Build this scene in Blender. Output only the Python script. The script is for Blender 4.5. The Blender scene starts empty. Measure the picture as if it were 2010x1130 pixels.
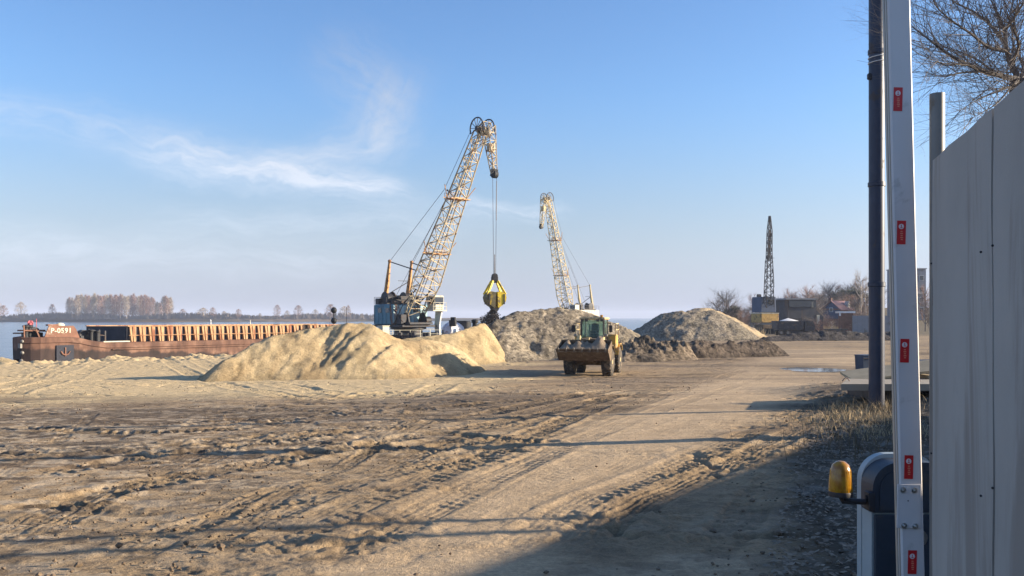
import bpy, math, random
import numpy as np
from mathutils import Vector, Matrix
R = math.radians
C = bpy.context.scene.collection
SC = bpy.context.scene

# ------------------------------------------------------------------ camera
EYE = 1.7
F = 1740.0; CX = 1005.0; HY = 623.0           # focal length, centre column and horizon row in photo pixels
cam_d = bpy.data.cameras.new('camera'); cam = bpy.data.objects.new('camera', cam_d); C.objects.link(cam)
cam.location = (0, 0, EYE); cam.rotation_euler = (R(90), 0, 0)
cam_d.sensor_width = 36.0; cam_d.lens = 36.0 * F / 2010.0
cam_d.shift_y = (HY - 565.0) / 2010.0
cam_d.clip_start = 0.05; cam_d.clip_end = 40000
SC.camera = cam

# ------------------------------------------------------------------ light
SUN_AZ, SUN_EL = 86.0, 14.5                   # azimuth clockwise from +Y
SKY_STRENGTH = 0.078
SUN_STRENGTH = 5.0
EXPOSURE = 1.25
sd = Vector((math.sin(R(SUN_AZ)) * math.cos(R(SUN_EL)), math.cos(R(SUN_AZ)) * math.cos(R(SUN_EL)), math.sin(R(SUN_EL))))
sl = bpy.data.lights.new('sun', 'SUN'); sl.energy = SUN_STRENGTH; sl.angle = R(0.5); sl.color = (1.0, 0.85, 0.64)
so = bpy.data.objects.new('sun', sl); C.objects.link(so)
so.rotation_euler = sd.to_track_quat('Z', 'Y').to_euler(); so.location = (40, 0, 60)
SC.view_settings.view_transform = 'Standard'; SC.view_settings.look = 'None'
SC.view_settings.exposure = EXPOSURE; SC.view_settings.gamma = 1.0
try: SC.view_settings.use_curve_mapping = False
except Exception: pass

class NT:
    """small helper for node trees"""
    def __init__(s, nt): s.nt = nt
    def n(s, t, **kw):
        nd = s.nt.nodes.new(t)
        for k, v in kw.items(): setattr(nd, k, v)
        return nd
    def link(s, a, b): s.nt.links.new(a, b)
    def put(s, sock, v):
        if hasattr(v, 'is_output') or isinstance(v, bpy.types.NodeSocket): s.link(v, sock)
        else: sock.default_value = v
    def m(s, op, a, b=0.0, c=0.0, clamp=False):
        nd = s.n('ShaderNodeMath', operation=op, use_clamp=clamp)
        s.put(nd.inputs[0], a); s.put(nd.inputs[1], b); s.put(nd.inputs[2], c)
        return nd.outputs[0]
    def mr(s, v, a, b, c=0.0, d=1.0, smooth=True):
        nd = s.n('ShaderNodeMapRange', interpolation_type='SMOOTHSTEP' if smooth else 'LINEAR')
        s.put(nd.inputs[0], v)
        for i, q in enumerate((a, b, c, d)): s.put(nd.inputs[i + 1], q)
        return nd.outputs[0]
    def mix(s, f, a, b, mode='MIX'):
        nd = s.n('ShaderNodeMix', data_type='RGBA', blend_type=mode)
        s.put(nd.inputs[0], f); s.put(nd.inputs[6], a); s.put(nd.inputs[7], b)
        return nd.outputs[2]
    def noise(s, vec, scale, detail=4, rough=.55, dist=0.0):
        nd = s.n('ShaderNodeTexNoise'); s.put(nd.inputs['Scale'], scale)
        nd.inputs['Detail'].default_value = detail; nd.inputs['Roughness'].default_value = rough; nd.inputs['Distortion'].default_value = dist
        if vec is not None: s.link(vec, nd.inputs['Vector'])
        return nd.outputs[0]
    def comb(s, x, y, z):
        nd = s.n('ShaderNodeCombineXYZ')
        for i, q in enumerate((x, y, z)): s.put(nd.inputs[i], q)
        return nd.outputs[0]

# ------------------------------------------------------------------ sky
w = bpy.data.worlds.new('World'); SC.world = w; w.use_nodes = True
w.node_tree.nodes.clear(); W = NT(w.node_tree)
out = W.n('ShaderNodeOutputWorld'); bg = W.n('ShaderNodeBackground'); W.link(bg.outputs[0], out.inputs[0])
sky = W.n('ShaderNodeTexSky', sky_type='NISHITA'); sky.sun_disc = False
sky.sun_elevation = R(SUN_EL); sky.sun_rotation = R(SUN_AZ); sky.altitude = 100; sky.air_density = 1.0; sky.dust_density = 0.6; sky.ozone_density = 3.0
bg.inputs[1].default_value = SKY_STRENGTH
tc = W.n('ShaderNodeTexCoord'); sep = W.n('ShaderNodeSeparateXYZ'); W.link(tc.outputs['Generated'], sep.inputs[0])
yy = W.m('MAXIMUM', sep.outputs[1], 0.05)
u = W.m('DIVIDE', sep.outputs[0], yy); v = W.m('DIVIDE', sep.outputs[2], yy)
wob = W.noise(W.comb(W.m('MULTIPLY', u, 1.0), W.m('MULTIPLY', v, 1.8), 0.0), 7.0, 4)
wob2 = W.noise(W.comb(W.m('ADD', u, 5.2), v, 1.0), 18.0, 4)
dv = W.m('ADD', W.m('MULTIPLY', W.m('SUBTRACT', wob, 0.5), 0.05), W.m('MULTIPLY', W.m('SUBTRACT', wob2, 0.5), 0.03))
def streak(x0, y0, x1, y1, w0, w1, amt, tear=0.6):
    """wispy band of cirrus between two directions (given as photo columns and rows)"""
    a0, b0, a1, b1 = (x0 - CX) / F, (HY - y0) / F, (x1 - CX) / F, (HY - y1) / F
    L = math.hypot(a1 - a0, b1 - b0); cx_, sx_ = (a1 - a0) / L, (b1 - b0) / L
    du = W.m('SUBTRACT', u, a0); dw = W.m('SUBTRACT', v, b0)
    t = W.m('DIVIDE', W.m('ADD', W.m('MULTIPLY', du, cx_), W.m('MULTIPLY', dw, sx_)), L)
    n_ = W.m('ADD', W.m('SUBTRACT', W.m('MULTIPLY', dw, cx_), W.m('MULTIPLY', du, sx_)), dv)
    wid = W.mr(t, 0.0, 1.0, w0 / F, w1 / F, False)
    core = W.m('SUBTRACT', 1.0, W.m('DIVIDE', W.m('ABSOLUTE', n_), wid), 0, True)
    core = W.m('POWER', core, 1.3)
    ends = W.m('MULTIPLY', W.mr(t, -0.05, 0.35), W.mr(t, 1.05, 0.75))
    tx = W.noise(W.comb(W.m('MULTIPLY', t, L * 9), W.m('MULTIPLY', n_, 60.0), x0 * .1), 1.6, 5, .62)
    tx = W.mr(tx, .5 - tear * .4, .5 + .3)
    return W.m('MULTIPLY', W.m('MULTIPLY', core, ends), W.m('MULTIPLY', tx, amt))
cl = None
for s_ in [(200, 280, 860, 392, 70, 48, .85, .8), (430, 325, 800, 372, 46, 34, .55, .8), (500, 360, 830, 235, 60, 100, .42, .8), (600, 60, 830, 230, 90, 140, .34, .9),
           (700, 320, 800, 130, 90, 100, .42, .9), (860, 400, 1130, 418, 36, 26, .6, .6), (-200, 170, 560, 330, 70, 70, .4, .8),
           (200, 430, 1000, 440, 60, 55, .28, .9), (480, 300, 760, 300, 26, 40, .30, .8), (-300, 480, 900, 520, 80, 60, .22, .9)]:
    q = streak(*s_); cl = q if cl is None else W.m('ADD', cl, q)
cl = W.m('MULTIPLY', W.m('MINIMUM', cl, 0.85), W.mr(sep.outputs[1], 0.05, 0.3))
hs = W.n('ShaderNodeHueSaturation'); hs.inputs['Saturation'].default_value = 1.10; hs.inputs['Hue'].default_value = .506; W.link(sky.outputs[0], hs.inputs['Color'])
lum = W.n('ShaderNodeRGBToBW'); W.link(sky.outputs[0], lum.inputs[0])
cc = W.n('ShaderNodeMix', data_type='RGBA', blend_type='MULTIPLY'); cc.inputs[0].default_value = 1
cc.inputs[6].default_value = (1.70, 1.82, 2.06, 1); W.link(lum.outputs[0], cc.inputs[7])
pal = W.n('ShaderNodeMix', data_type='RGBA', blend_type='MULTIPLY'); pal.inputs[0].default_value = 1
pal.inputs[6].default_value = (.745, .825, 1.01, 1); W.link(lum.outputs[0], pal.inputs[7])
lowm = W.mr(sep.outputs[2], .26, .0, 0, .96)                # pale lilac air towards the horizon
skyc = W.mix(1.0, hs.outputs[0], (1.26, 1.30, 1.36, 1), 'MULTIPLY')
W.link(W.mix(cl, W.mix(lowm, skyc, pal.outputs[2]), cc.outputs[2]), bg.inputs[0])

# ------------------------------------------------------------------ placement helpers
def at(px, py, Y):
    """the world point on the sight line of a photo pixel at distance Y"""
    return Vector(((px - CX) / F * Y, Y, EYE + (HY - py) / F * Y))

def tag(o, label=None, cat=None, group=None, kind=None):
    if label: o['label'] = label
    if cat: o['category'] = cat
    if group: o['group'] = group
    if kind: o['kind'] = kind
    return o
def thing(name, loc, rz, label, cat, group=None):
    o = bpy.data.objects.new(name, None); C.objects.link(o); o.empty_display_size = .3
    o.location = loc; o.rotation_euler = (0, 0, rz)
    return tag(o, label, cat, group)
def copy_tree(o, parent=None):
    c = o.copy(); C.objects.link(c)
    if parent: c.parent = parent
    for ch in list(o.children): copy_tree(ch, c)
    return c

class MB:
    """collects simple shapes into one mesh"""
    def __init__(s): s.v = []; s.f = []; s.sm = []
    def add(s, vs, fs, smooth=False):
        b = len(s.v); s.v += [tuple(q) for q in vs]
        for f in fs: s.f.append([i + b for i in f]); s.sm.append(smooth)
        return s
    def box(s, c, d, rot=None, taper=1.0):
        x, y, z = d[0] / 2, d[1] / 2, d[2] / 2; c = Vector(c)
        P = [(-x, -y, -z), (x, -y, -z), (x, y, -z), (-x, y, -z), (-x * taper, -y * taper, z), (x * taper, -y * taper, z), (x * taper, y * taper, z), (-x * taper, y * taper, z)]
        P = [(rot @ Vector(p) if rot else Vector(p)) + c for p in P]
        return s.add(P, [(0, 3, 2, 1), (4, 5, 6, 7), (0, 1, 5, 4), (1, 2, 6, 5), (2, 3, 7, 6), (3, 0, 4, 7)])
    def bevbox(s, c, d, b, rot=None):
        """box with chamfered edges"""
        x, y, z = d[0] / 2, d[1] / 2, d[2] / 2; c = Vector(c); P = []; fs = []
        ring = lambda X, Y, Z: [(-X + b, -Y, Z), (X - b, -Y, Z), (X, -Y + b, Z), (X, Y - b, Z), (X - b, Y, Z), (-X + b, Y, Z), (-X, Y - b, Z), (-X, -Y + b, Z)]
        rs = [ring(x - b, y - b, -z), ring(x, y, -z + b), ring(x, y, z - b), ring(x - b, y - b, z)]
        for r_ in rs: P += r_
        for k in range(3):
            for i in range(8): j = (i + 1) % 8; fs.append((k * 8 + i, k * 8 + j, k * 8 + 8 + j, k * 8 + 8 + i))
        fs += [tuple(range(7, -1, -1)), tuple(range(24, 32))]
        P = [(rot @ Vector(p) if rot else Vector(p)) + c for p in P]
        return s.add(P, fs)
    def limb(s, pts, rad, n=6, cap=True, smooth=True):
        pts = [Vector(p) for p in pts]; vs = []; fs = []
        for i, p in enumerate(pts):
            t = (pts[min(i + 1, len(pts) - 1)] - pts[max(i - 1, 0)])
            if t.length < 1e-9: t = Vector((0, 0, 1))
            t.normalize()
            a = t.orthogonal().normalized() if i == 0 else (a - t * a.dot(t)).normalized()
            b = t.cross(a); r = rad[i] if hasattr(rad, '__len__') else rad
            for k in range(n):
                an = 2 * math.pi * k / n; vs.append(p + (a * math.cos(an) + b * math.sin(an)) * r)
        for i in range(len(pts) - 1):
            for k in range(n):
                l = (k + 1) % n; fs.append((i * n + k, i * n + l, i * n + n + l, i * n + n + k))
        if cap: fs += [tuple(range(n - 1, -1, -1)), tuple(range((len(pts) - 1) * n, len(pts) * n))]
        return s.add(vs, fs, smooth)
    def bar(s, p, q, r=.05, n=4): return s.limb([p, q], [r, r], n, True, n > 5)
    def beam(s, p, q, w_, h_):
        p, q = Vector(p), Vector(q); d = q - p
        rot = d.to_track_quat('X', 'Z').to_matrix()
        return s.box((p + q) / 2, (d.length, w_, h_), rot)
    def cyl(s, c, axis, r, h, n=20, r2=None):
        a = Vector(axis).normalized() * h / 2; c = Vector(c)
        return s.limb([c - a, c + a], [r, r if r2 is None else r2], n)
    def lathe(s, prof, c=(0, 0, 0), axis='z', n=20):
        vs = []; fs = []; c = Vector(c)
        for r_, h in prof:
            for k in range(n):
                a = 2 * math.pi * k / n; p = (r_ * math.cos(a), r_ * math.sin(a), h)
                if axis == 'y': p = (p[0], p[2], p[1])
                if axis == 'x': p = (p[2], p[0], p[1])
                vs.append(Vector(p) + c)
        for i in range(len(prof) - 1):
            for k in range(n): l = (k + 1) % n; fs.append((i * n + k, i * n + l, i * n + n + l, i * n + n + k))
        fs += [tuple(range(n - 1, -1, -1)), tuple(range((len(prof) - 1) * n, len(prof) * n))]
        return s.add(vs, fs, True)
    def prism(s, poly, ax, lo, hi):
        """extrude a 2D outline; ax is the axis of extrusion"""
        n = len(poly); mk = {'y': lambda a, b, h: (a, h, b), 'x': lambda a, b, h: (h, a, b), 'z': lambda a, b, h: (a, b, h)}[ax]
        vs = [mk(a, b, lo) for a, b in poly] + [mk(a, b, hi) for a, b in poly]
        fs = [tuple(range(n)), tuple(range(2 * n - 1, n - 1, -1))]
        for i in range(n): j = (i + 1) % n; fs.append((i, n + i, n + j, j))
        return s.add(vs, fs)
    def sphere(s, c, r, n=12, sq=(1, 1, 1)):
        prof = [(max(.001, math.sin(math.pi * i / n)), -math.cos(math.pi * i / n)) for i in range(n + 1)]
        b = len(s.v); s.lathe(prof, (0, 0, 0), 'z', n + 4)
        for i in range(b, len(s.v)):
            q = s.v[i]; s.v[i] = (c[0] + q[0] * r * sq[0], c[1] + q[1] * r * sq[1], c[2] + q[2] * r * sq[2])
        return s
    def build(s, name, m, parent=None, loc=None, fix=True):
        me = bpy.data.meshes.new(name); me.from_pydata(s.v, [], s.f)
        me.polygons.foreach_set('use_smooth', s.sm); me.update()
        if fix and len(s.f) < 60000:
            import bmesh
            bm = bmesh.new(); bm.from_mesh(me); bmesh.ops.recalc_face_normals(bm, faces=bm.faces); bm.to_mesh(me); bm.free()
        if any(s.sm):
            try: me.set_sharp_from_angle(angle=R(38))
            except Exception: pass
        o = bpy.data.objects.new(name, me); C.objects.link(o)
        if m: me.materials.append(m)
        if parent: o.parent = parent
        if loc: o.location = loc
        return o

# ------------------------------------------------------------------ numpy noise
def _h(ix, iy, seed):
    h = (ix.astype(np.int64) * 374761393 + iy.astype(np.int64) * 668265263 + seed * 974634777) & 0xffffffff
    h = ((h ^ (h >> 13)) * 1274126177) & 0xffffffff
    h = ((h ^ (h >> 16)) * 2246822519) & 0xffffffff
    return ((h ^ (h >> 15)) & 0xffff) / 65535.0
def vn(x, y, seed=0):
    xi = np.floor(x); yi = np.floor(y); fx = x - xi; fy = y - yi
    fx = fx * fx * (3 - 2 * fx); fy = fy * fy * (3 - 2 * fy)
    a = _h(xi, yi, seed); b = _h(xi + 1, yi, seed); c = _h(xi, yi + 1, seed); d = _h(xi + 1, yi + 1, seed)
    return (a + (b - a) * fx) * (1 - fy) + (c + (d - c) * fx) * fy - .5
def fbm(x, y, oct=4, seed=0, g=.5):
    r = 0; a = 1.0
    for o in range(oct):
        r = r + a * vn(x, y, seed + o * 17); x = x * 2.03 + 11.3; y = y * 1.97 - 7.7; a *= g
    return r
def sst(a, b, x):
    t = np.clip((x - a) / (b - a), 0, 1); return t * t * (3 - 2 * t)
def catmull(pts, per=10):
    P = [np.array(p, float) for p in pts]; P = [2 * P[0] - P[1]] + P + [2 * P[-1] - P[-2]]; o = []
    for i in range(1, len(P) - 2):
        for k in range(per):
            t = k / per; a, b, c, d = P[i - 1], P[i], P[i + 1], P[i + 2]
            o.append(.5 * (2 * b + (c - a) * t + (2 * a - 5 * b + 4 * c - d) * t * t + (3 * b - a - 3 * c + d) * t ** 3))
    o.append(P[-2]); return np.array(o)
def polydist(x, y, pts, reach=1e9):
    """signed distance (positive = right of travel) and arc length to a polyline"""
    best = np.full(x.shape, 1e9); sgn = np.ones(x.shape); sl_ = np.zeros(x.shape); s0 = 0.0; perp = np.zeros(x.shape)
    for i in range(len(pts) - 1):
        a, b = pts[i], pts[i + 1]; dx, dy = b[0] - a[0], b[1] - a[1]; L = math.hypot(dx, dy)
        if L < 1e-6: continue
        t = np.clip(((x - a[0]) * dx + (y - a[1]) * dy) / (L * L), 0, 1)
        ex = x - a[0] - t * dx; ey = y - a[1] - t * dy; d = np.hypot(ex, ey)
        cr = (dy * ex - dx * ey) / L
        k = (d < best - 1e-7) | ((d < best + 1e-7) & (np.abs(cr) > perp)); best = np.where(k, d, best); perp = np.where(k, np.abs(cr), perp)
        sgn = np.where(k, np.sign(cr), sgn); sl_ = np.where(k, s0 + t * L, sl_); s0 += L
    return best * np.where(sgn == 0, 1, sgn), sl_

# ------------------------------------------------------------------ ground shape
WATER = -3.3
SHORE = [(-400, 150), (-140, 146), (-75, 136), (-57, 101), (-44, 76.5), (-18, 108.5), (-8, 112.5), (6, 117), (20, 140), (30, 180), (44, 228), (78, 330), (125, 520), (240, 950)]
def ground_base(x, y):
    x = np.asarray(x, float); y = np.asarray(y, float)
    z = -0.034 * np.clip(y, -10, 50) + 0.022 * np.clip(x, -14, 14) * (1 - sst(16, 42, y))
    z = z + .35 * sst(8.5, 12, x) * sst(14, 20, y) * (1 - sst(30, 40, y)) * (1-sst(16,22,x))
    d, _ = polydist(x, y, SHORE)                 # positive on the land side
    mud = sst(-44, -54, x) * sst(74, 84, y)
    z = np.where(mud > 0, z * (1 - mud) + (-3.12) * mud, z)
    k = sst(0.0, 8.5 + 5.5 * sst(-12, -26, x), d)
    z = -3.5 + (z + 3.5) * k
    z = np.where(d < 0, -3.5 + d * .3, z); z = np.maximum(z, -8)
    hill = sst(210, 330, y) * sst(.20, .32, x / np.maximum(y, 1.0)) * 7.0
    return z + hill
def gz(x, y): return float(ground_base(np.array([x]), np.array([y]))[0])
def base_at(px, Y): return Vector(((px - CX) / F * Y, Y, gz((px - CX) / F * Y, Y)))
def on_ground(px, py):
    """the ground point seen at a photo pixel"""
    lo, hi = 2.0, 400.0
    for _ in range(50):
        m = (lo + hi) / 2; p = at(px, py, m)
        if p.z > gz(p.x, p.y): lo = m
        else: hi = m
    p = at(px, py, (lo + hi) / 2); return (p.x, p.y)

# ------------------------------------------------------------------ materials
def newmat(name):
    m = bpy.data.materials.new(name); m.use_nodes = True; n = NT(m.node_tree)
    b = m.node_tree.nodes['Principled BSDF']; return m, n, b
def c4(c): return (c[0], c[1], c[2], 1)
def mat(name, col, rough=.7, metal=0.0, var=.18, scale=1.5, dirt=None, dirt_amt=.4, dscale=2.0, bump=.0, bscale=20, streak=False, spec=.4):
    """a surface with tonal variation, patchy dirt or rust, and a light bump"""
    m, n, b = newmat(name); t = n.n('ShaderNodeTexCoord').outputs['Object']
    f = n.noise(t, scale, 5, .6)
    f2 = n.mr(f, .3, .7, 1 - var, 1 + var, False)
    base = n.mix(1.0, c4(col), n.comb(f2, f2, f2), 'MULTIPLY')
    if dirt:
        tv = t
        if streak:
            mp = n.n('ShaderNodeMapping'); mp.inputs['Scale'].default_value = (1, 1, .18); n.link(t, mp.inputs[0]); tv = mp.outputs[0]
        d = n.noise(tv, dscale, 6, .65, .4)
        d = n.mr(d, .62 - dirt_amt * .3, .72 - dirt_amt * .18)
        base = n.mix(d, base, c4(dirt)); n.link(n.mr(d, 0, 1, rough, min(1, rough + .25), False), b.inputs['Roughness'])
    else: b.inputs['Roughness'].default_value = rough
    n.link(base, b.inputs['Base Color']); b.inputs['Metallic'].default_value = metal
    b.inputs['Specular IOR Level'].default_value = spec
    if bump:
        bp = n.n('ShaderNodeBump'); bp.inputs['Strength'].default_value = .6; bp.inputs['Distance'].default_value = bump
        n.link(n.noise(t, bscale, 5, .6), bp.inputs['Height']); n.link(bp.outputs[0], b.inputs['Normal'])
    return m
RUST = (.16, .065, .03)
def hull_mat():
    m, n, b = newmat('rusty_hull'); t = n.n('ShaderNodeTexCoord').outputs['Object']; sp = n.n('ShaderNodeSeparateXYZ'); n.link(t, sp.inputs[0])
    mp = n.n('ShaderNodeMapping'); mp.inputs['Scale'].default_value = (1, 1, .25); n.link(t, mp.inputs[0])
    st = n.noise(mp.outputs[0], 1.1, 6, .65, .3); f = n.noise(t, .6, 5, .6)
    base = n.mix(n.mr(st, .3, .7), (.085, .045, .034, 1), (.20, .105, .07, 1)); base = n.mix(n.mr(f, .52, .68), base, (.25, .145, .10, 1))
    low = n.m('ADD', sp.outputs[2], n.m('MULTIPLY', n.m('SUBTRACT', f, .5), 1.4)); low = n.m('ADD', low, n.m('MULTIPLY', sp.outputs[0], .05))
    base = n.mix(n.mr(low, 2.45, 2.15), base, n.mix(n.mr(st, .35, .65), (.028, .020, .019, 1), (.06, .038, .032, 1)))
    n.link(base, b.inputs['Base Color']); b.inputs['Roughness'].default_value = .8; b.inputs['Specular IOR Level'].default_value = .25
    bp = n.n('ShaderNodeBump'); bp.inputs['Strength'].default_value = .5; bp.inputs['Distance'].default_value = .05; n.link(f, bp.inputs['Height']); n.link(bp.outputs[0], b.inputs['Normal']); return m
M = dict(
    lattice=mat('lattice_paint', (.48, .39, .25), .65, 0, .3, 3, RUST, .36, 2.0), lattice_pale=mat('pale_lattice_paint', (.60, .47, .25), .65, 0, .2, 3, RUST, .2, 3),
    ochre=mat('ochre_post_paint', (.52, .27, .10), .6, 0, .2, 2, RUST, .45, 2.5), rope=mat('steel_rope', (.09, .09, .10), .6, .3),
    dark=mat('dark_machine_steel', (.035, .035, .04), .55, .3, .3, 3, (.10, .06, .035), .3, 2), black=mat('black_rubber_and_iron', (.018, .018, .02), .7),
    blue=mat('blue_crane_paint', (.085, .21, .26), .55, 0, .2, 1.2, RUST, .30, 1.2, streak=True), lit_blue=mat('sunlit_blue_crane_paint', (.36, .55, .60), .55, 0, .15, 1.2, RUST, .3, 1.2, streak=True),
    cream=mat('cream_paint', (.60, .55, .42), .6, 0, .12, 1.5, (.3, .2, .12), .25, 1.5, streak=True), white=mat('white_paint', (.75, .74, .70), .55, 0, .1, 2, (.3, .24, .18), .2, 2),
    hull=hull_mat(), deckrust=mat('rusty_deck', (.21, .10, .065), .8, 0, .3, 1.2, (.35, .26, .2), .3, 1.4),
    coam=mat('coaming_rust', (.44, .25, .125), .75, 0, .25, 1.6, (.25, .10, .055), .4, 1.6, streak=True), shadehull=mat('dark_shade_steel', (.028, .03, .042), .8, 0, .3, 1),  # dark hold steel with the shade of gaps and recess in its colour
    loader=mat('loader_yellow', (.56, .33, .06), .6, 0, .2, 2, (.32, .23, .14), .6, 2.2), loaderdirt=mat('mud_caked_steel', (.11, .075, .045), .9, 0, .35, 2.5, (.22, .16, .10), .4, 3, .02, 9),
    tyre=mat('dusty_tyre', (.05, .043, .036), .95, 0, .3, 4, (.20, .15, .10), .4, 3), arm=mat('dusty_yellow_arm', (.58, .42, .20), .65, 0, .2, 3, (.25, .18, .1), .4, 3),
    grab=mat('grab_yellow', (.78, .55, .02), .5, 0, .12, 2, (.16, .12, .07), .38, 1.3), grabdark=mat('grab_dark_steel', (.12, .10, .05), .7, .2, .3, 3, (.45, .32, .03), .3, 2),
    gatesheet=mat('painted_gate_sheet', (.40, .365, .32), .85, 0, .10, 1.4, (.30, .26, .22), .42, 2.6, .0016, 110, True, .2), pole=mat('dark_pole_paint', (.030, .036, .060), .45, .1, .15, 3, (.06, .05, .05), .2, 2),
    boom=mat('white_barrier_paint', (.64, .605, .585), .45, 0, .05, 3, (.52, .49, .46), .12, 7, spec=.4), boomside=mat('barrier_aluminium', (.42, .38, .32), .5, .4, .1, 3),
    sticker=mat('red_sticker', (.55, .018, .02), .35, 0, .08, 30), stickerw=mat('sticker_white', (.72, .66, .66), .5, 0, .05, 60), stickero=mat('sticker_orange', (.70, .22, .14), .5, 0, .05, 60), bolt=mat('zinc_bolt', (.6, .6, .58), .28, 1.0, .1, 30),
    cab=mat('cabinet_dark', (.030, .040, .054), .5, 0, .2, 6, (.05, .05, .05), .2, 8), cabrim=mat('cabinet_pale', (.31, .36, .37), .5, 0, .07, 6, (.40, .42, .40), .2, 8),
    pipe=mat('galvanised_pipe', (.21, .195, .175), .5, .3, .15, 4, (.2, .15, .1), .2, 3), concrete=mat('concrete_slab', (.34, .29, .22), .85, 0, .15, 1.5, (.25, .22, .18), .3, 1.5, .01, 20),
    bin=mat('blue_bin', (.02, .045, .085), .5), timber=mat('weathered_timber', (.40, .32, .20), .8, 0, .2, 2),
    brick=mat('brown_shed_wall', (.20, .105, .07), .85, 0, .2, 1.5), roofred=mat('red_sheet_roof', (.22, .115, .105), .6, 0, .15, 1), roofwhite=mat('white_flat_roof', (.78, .76, .72), .7),
    gable=mat('blue_gable_boards', (.06, .085, .14), .7, 0, .15, 2), wallgrey=mat('grey_wall', (.24, .25, .27), .85, 0, .12, .6, (.18, .17, .16), .3, .6), wallpale=mat('pale_wall', (.42, .40, .37), .85, 0, .1, .6), darkshed=mat('dark_shed_wall', (.06, .062, .07), .8, 0, .25, .8, (.10, .08, .065), .4, .5, streak=True),
    glass=mat('dark_window', (.02, .025, .03), .08, 0, .05, 1, spec=.8), bark=mat('grey_bark', (.125, .105, .092), .9, 0, .3, 4), birch=mat('birch_bark', (.46, .41, .37), .85, 0, .3, 3, (.10, .09, .08), .3, 3),
    twig=mat('bare_twigs', (.165, .135, .115), .9, 0, .2, 2), redtwig=mat('reddish_twigs', (.27, .165, .125), .9, 0, .25, .3), paletwig=mat('pale_twigs', (.33, .26, .19), .9, 0, .25, .3), needle=mat('pine_needles', (.030, .042, .028), .9, 0, .35, .5),
    grass=mat('dry_grass', (.44, .33, .185), .9, 0, .3, 1.5), weed=mat('dark_dry_weed', (.13, .10, .06), .9, 0, .3, 2), darktruck=mat('dark_truck_body', (.03, .032, .04), .5, 0, .2, 2, (.12, .09, .06), .3, 2),
    silver=mat('pale_drum_paint', (.50, .50, .55), .5, 0, .15, 2, (.24, .15, .14), .35, 1.5), redpaint=mat('faded_red_paint', (.38, .08, .10), .6, 0, .2, 3), lead=mat('wire_insulation', (.02, .02, .02), .7),
    underc=mat('ochre_chassis', (.50, .30, .08), .65, 0, .2, 1.5, (.2, .12, .06), .35, 1.2))

def window_glass():
    m, n, b = newmat('cab_glass'); b.inputs['Base Color'].default_value = (.62, .82, .76, 1); b.inputs['Roughness'].default_value = .03
    b.inputs['Transmission Weight'].default_value = .92; b.inputs['IOR'].default_value = 1.12; b.inputs['Specular IOR Level'].default_value = .9; return m
M['cabglass'] = window_glass()
def amber_mat():
    m, n, b = newmat('amber_plastic'); t = n.n('ShaderNodeTexCoord').outputs['Object']
    n.link(n.mix(n.mr(n.noise(t, 30, 3), .35, .65), (.42, .17, .004, 1), (.60, .30, .01, 1)), b.inputs['Base Color'])
    b.inputs['Roughness'].default_value = .22; b.inputs['Transmission Weight'].default_value = .35; b.inputs['Coat Weight'].default_value = .3; return m
M['amber'] = amber_mat()

def soil_mat(name, attr=True, col=(.5, .4, .3), bumpd=.02, fine=1.0, rough=.95, pebble=0.0, pcol=(.3, .28, .25)):
    m, n, b = newmat(name); t = n.n('ShaderNodeTexCoord').outputs['Object']
    if attr:
        a = n.n('ShaderNodeAttribute', attribute_name='soil'); base = a.outputs['Color']
    else:
        base = n.mix(1.0, c4(col), (1, 1, 1, 1), 'MULTIPLY')
    f = n.noise(t, 2.3 * fine, 6, .65); g = n.noise(t, 19 * fine, 6, .7); h = n.noise(t, 70 * fine, 3, .7)
    k = n.m('MULTIPLY', n.mr(f, .3, .7, .82, 1.18, False), n.m('MULTIPLY', n.mr(g, .28, .72, .74, 1.24, False), n.mr(h, .3, .7, .86, 1.14, False)))
    base = n.mix(1.0, base, n.comb(k, k, k), 'MULTIPLY')
    if pebble:
        vo = n.n('ShaderNodeTexVoronoi'); vo.inputs['Scale'].default_value = pebble; n.link(t, vo.inputs['Vector'])
        bw = n.n('ShaderNodeRGBToBW'); n.link(vo.outputs['Color'], bw.inputs[0])
        pk = n.mr(bw.outputs[0], .15, .85, .55, 1.6, False); base = n.mix(1.0, base, n.comb(pk, pk, pk), 'MULTIPLY')
    n.link(base, b.inputs['Base Color']); b.inputs['Roughness'].default_value = rough; b.inputs['Specular IOR Level'].default_value = .15
    bp = n.n('ShaderNodeBump'); bp.inputs['Strength'].default_value = 1; bp.inputs['Distance'].default_value = bumpd
    hh = n.m('ADD', n.m('MULTIPLY', f, 1.0), n.m('MULTIPLY', g, .55)); hh = n.m('ADD', hh, n.m('MULTIPLY', h, .2))
    n.link(hh, bp.inputs['Height']); n.link(bp.outputs[0], b.inputs['Normal'])
    return m
M['soil'] = soil_mat('yard_soil', bumpd=.05)
M['heap'] = soil_mat('heaped_sand', bumpd=.20, fine=.8)
M['gravel'] = soil_mat('heaped_gravel', bumpd=.25, fine=.8, pebble=5.0)

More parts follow.
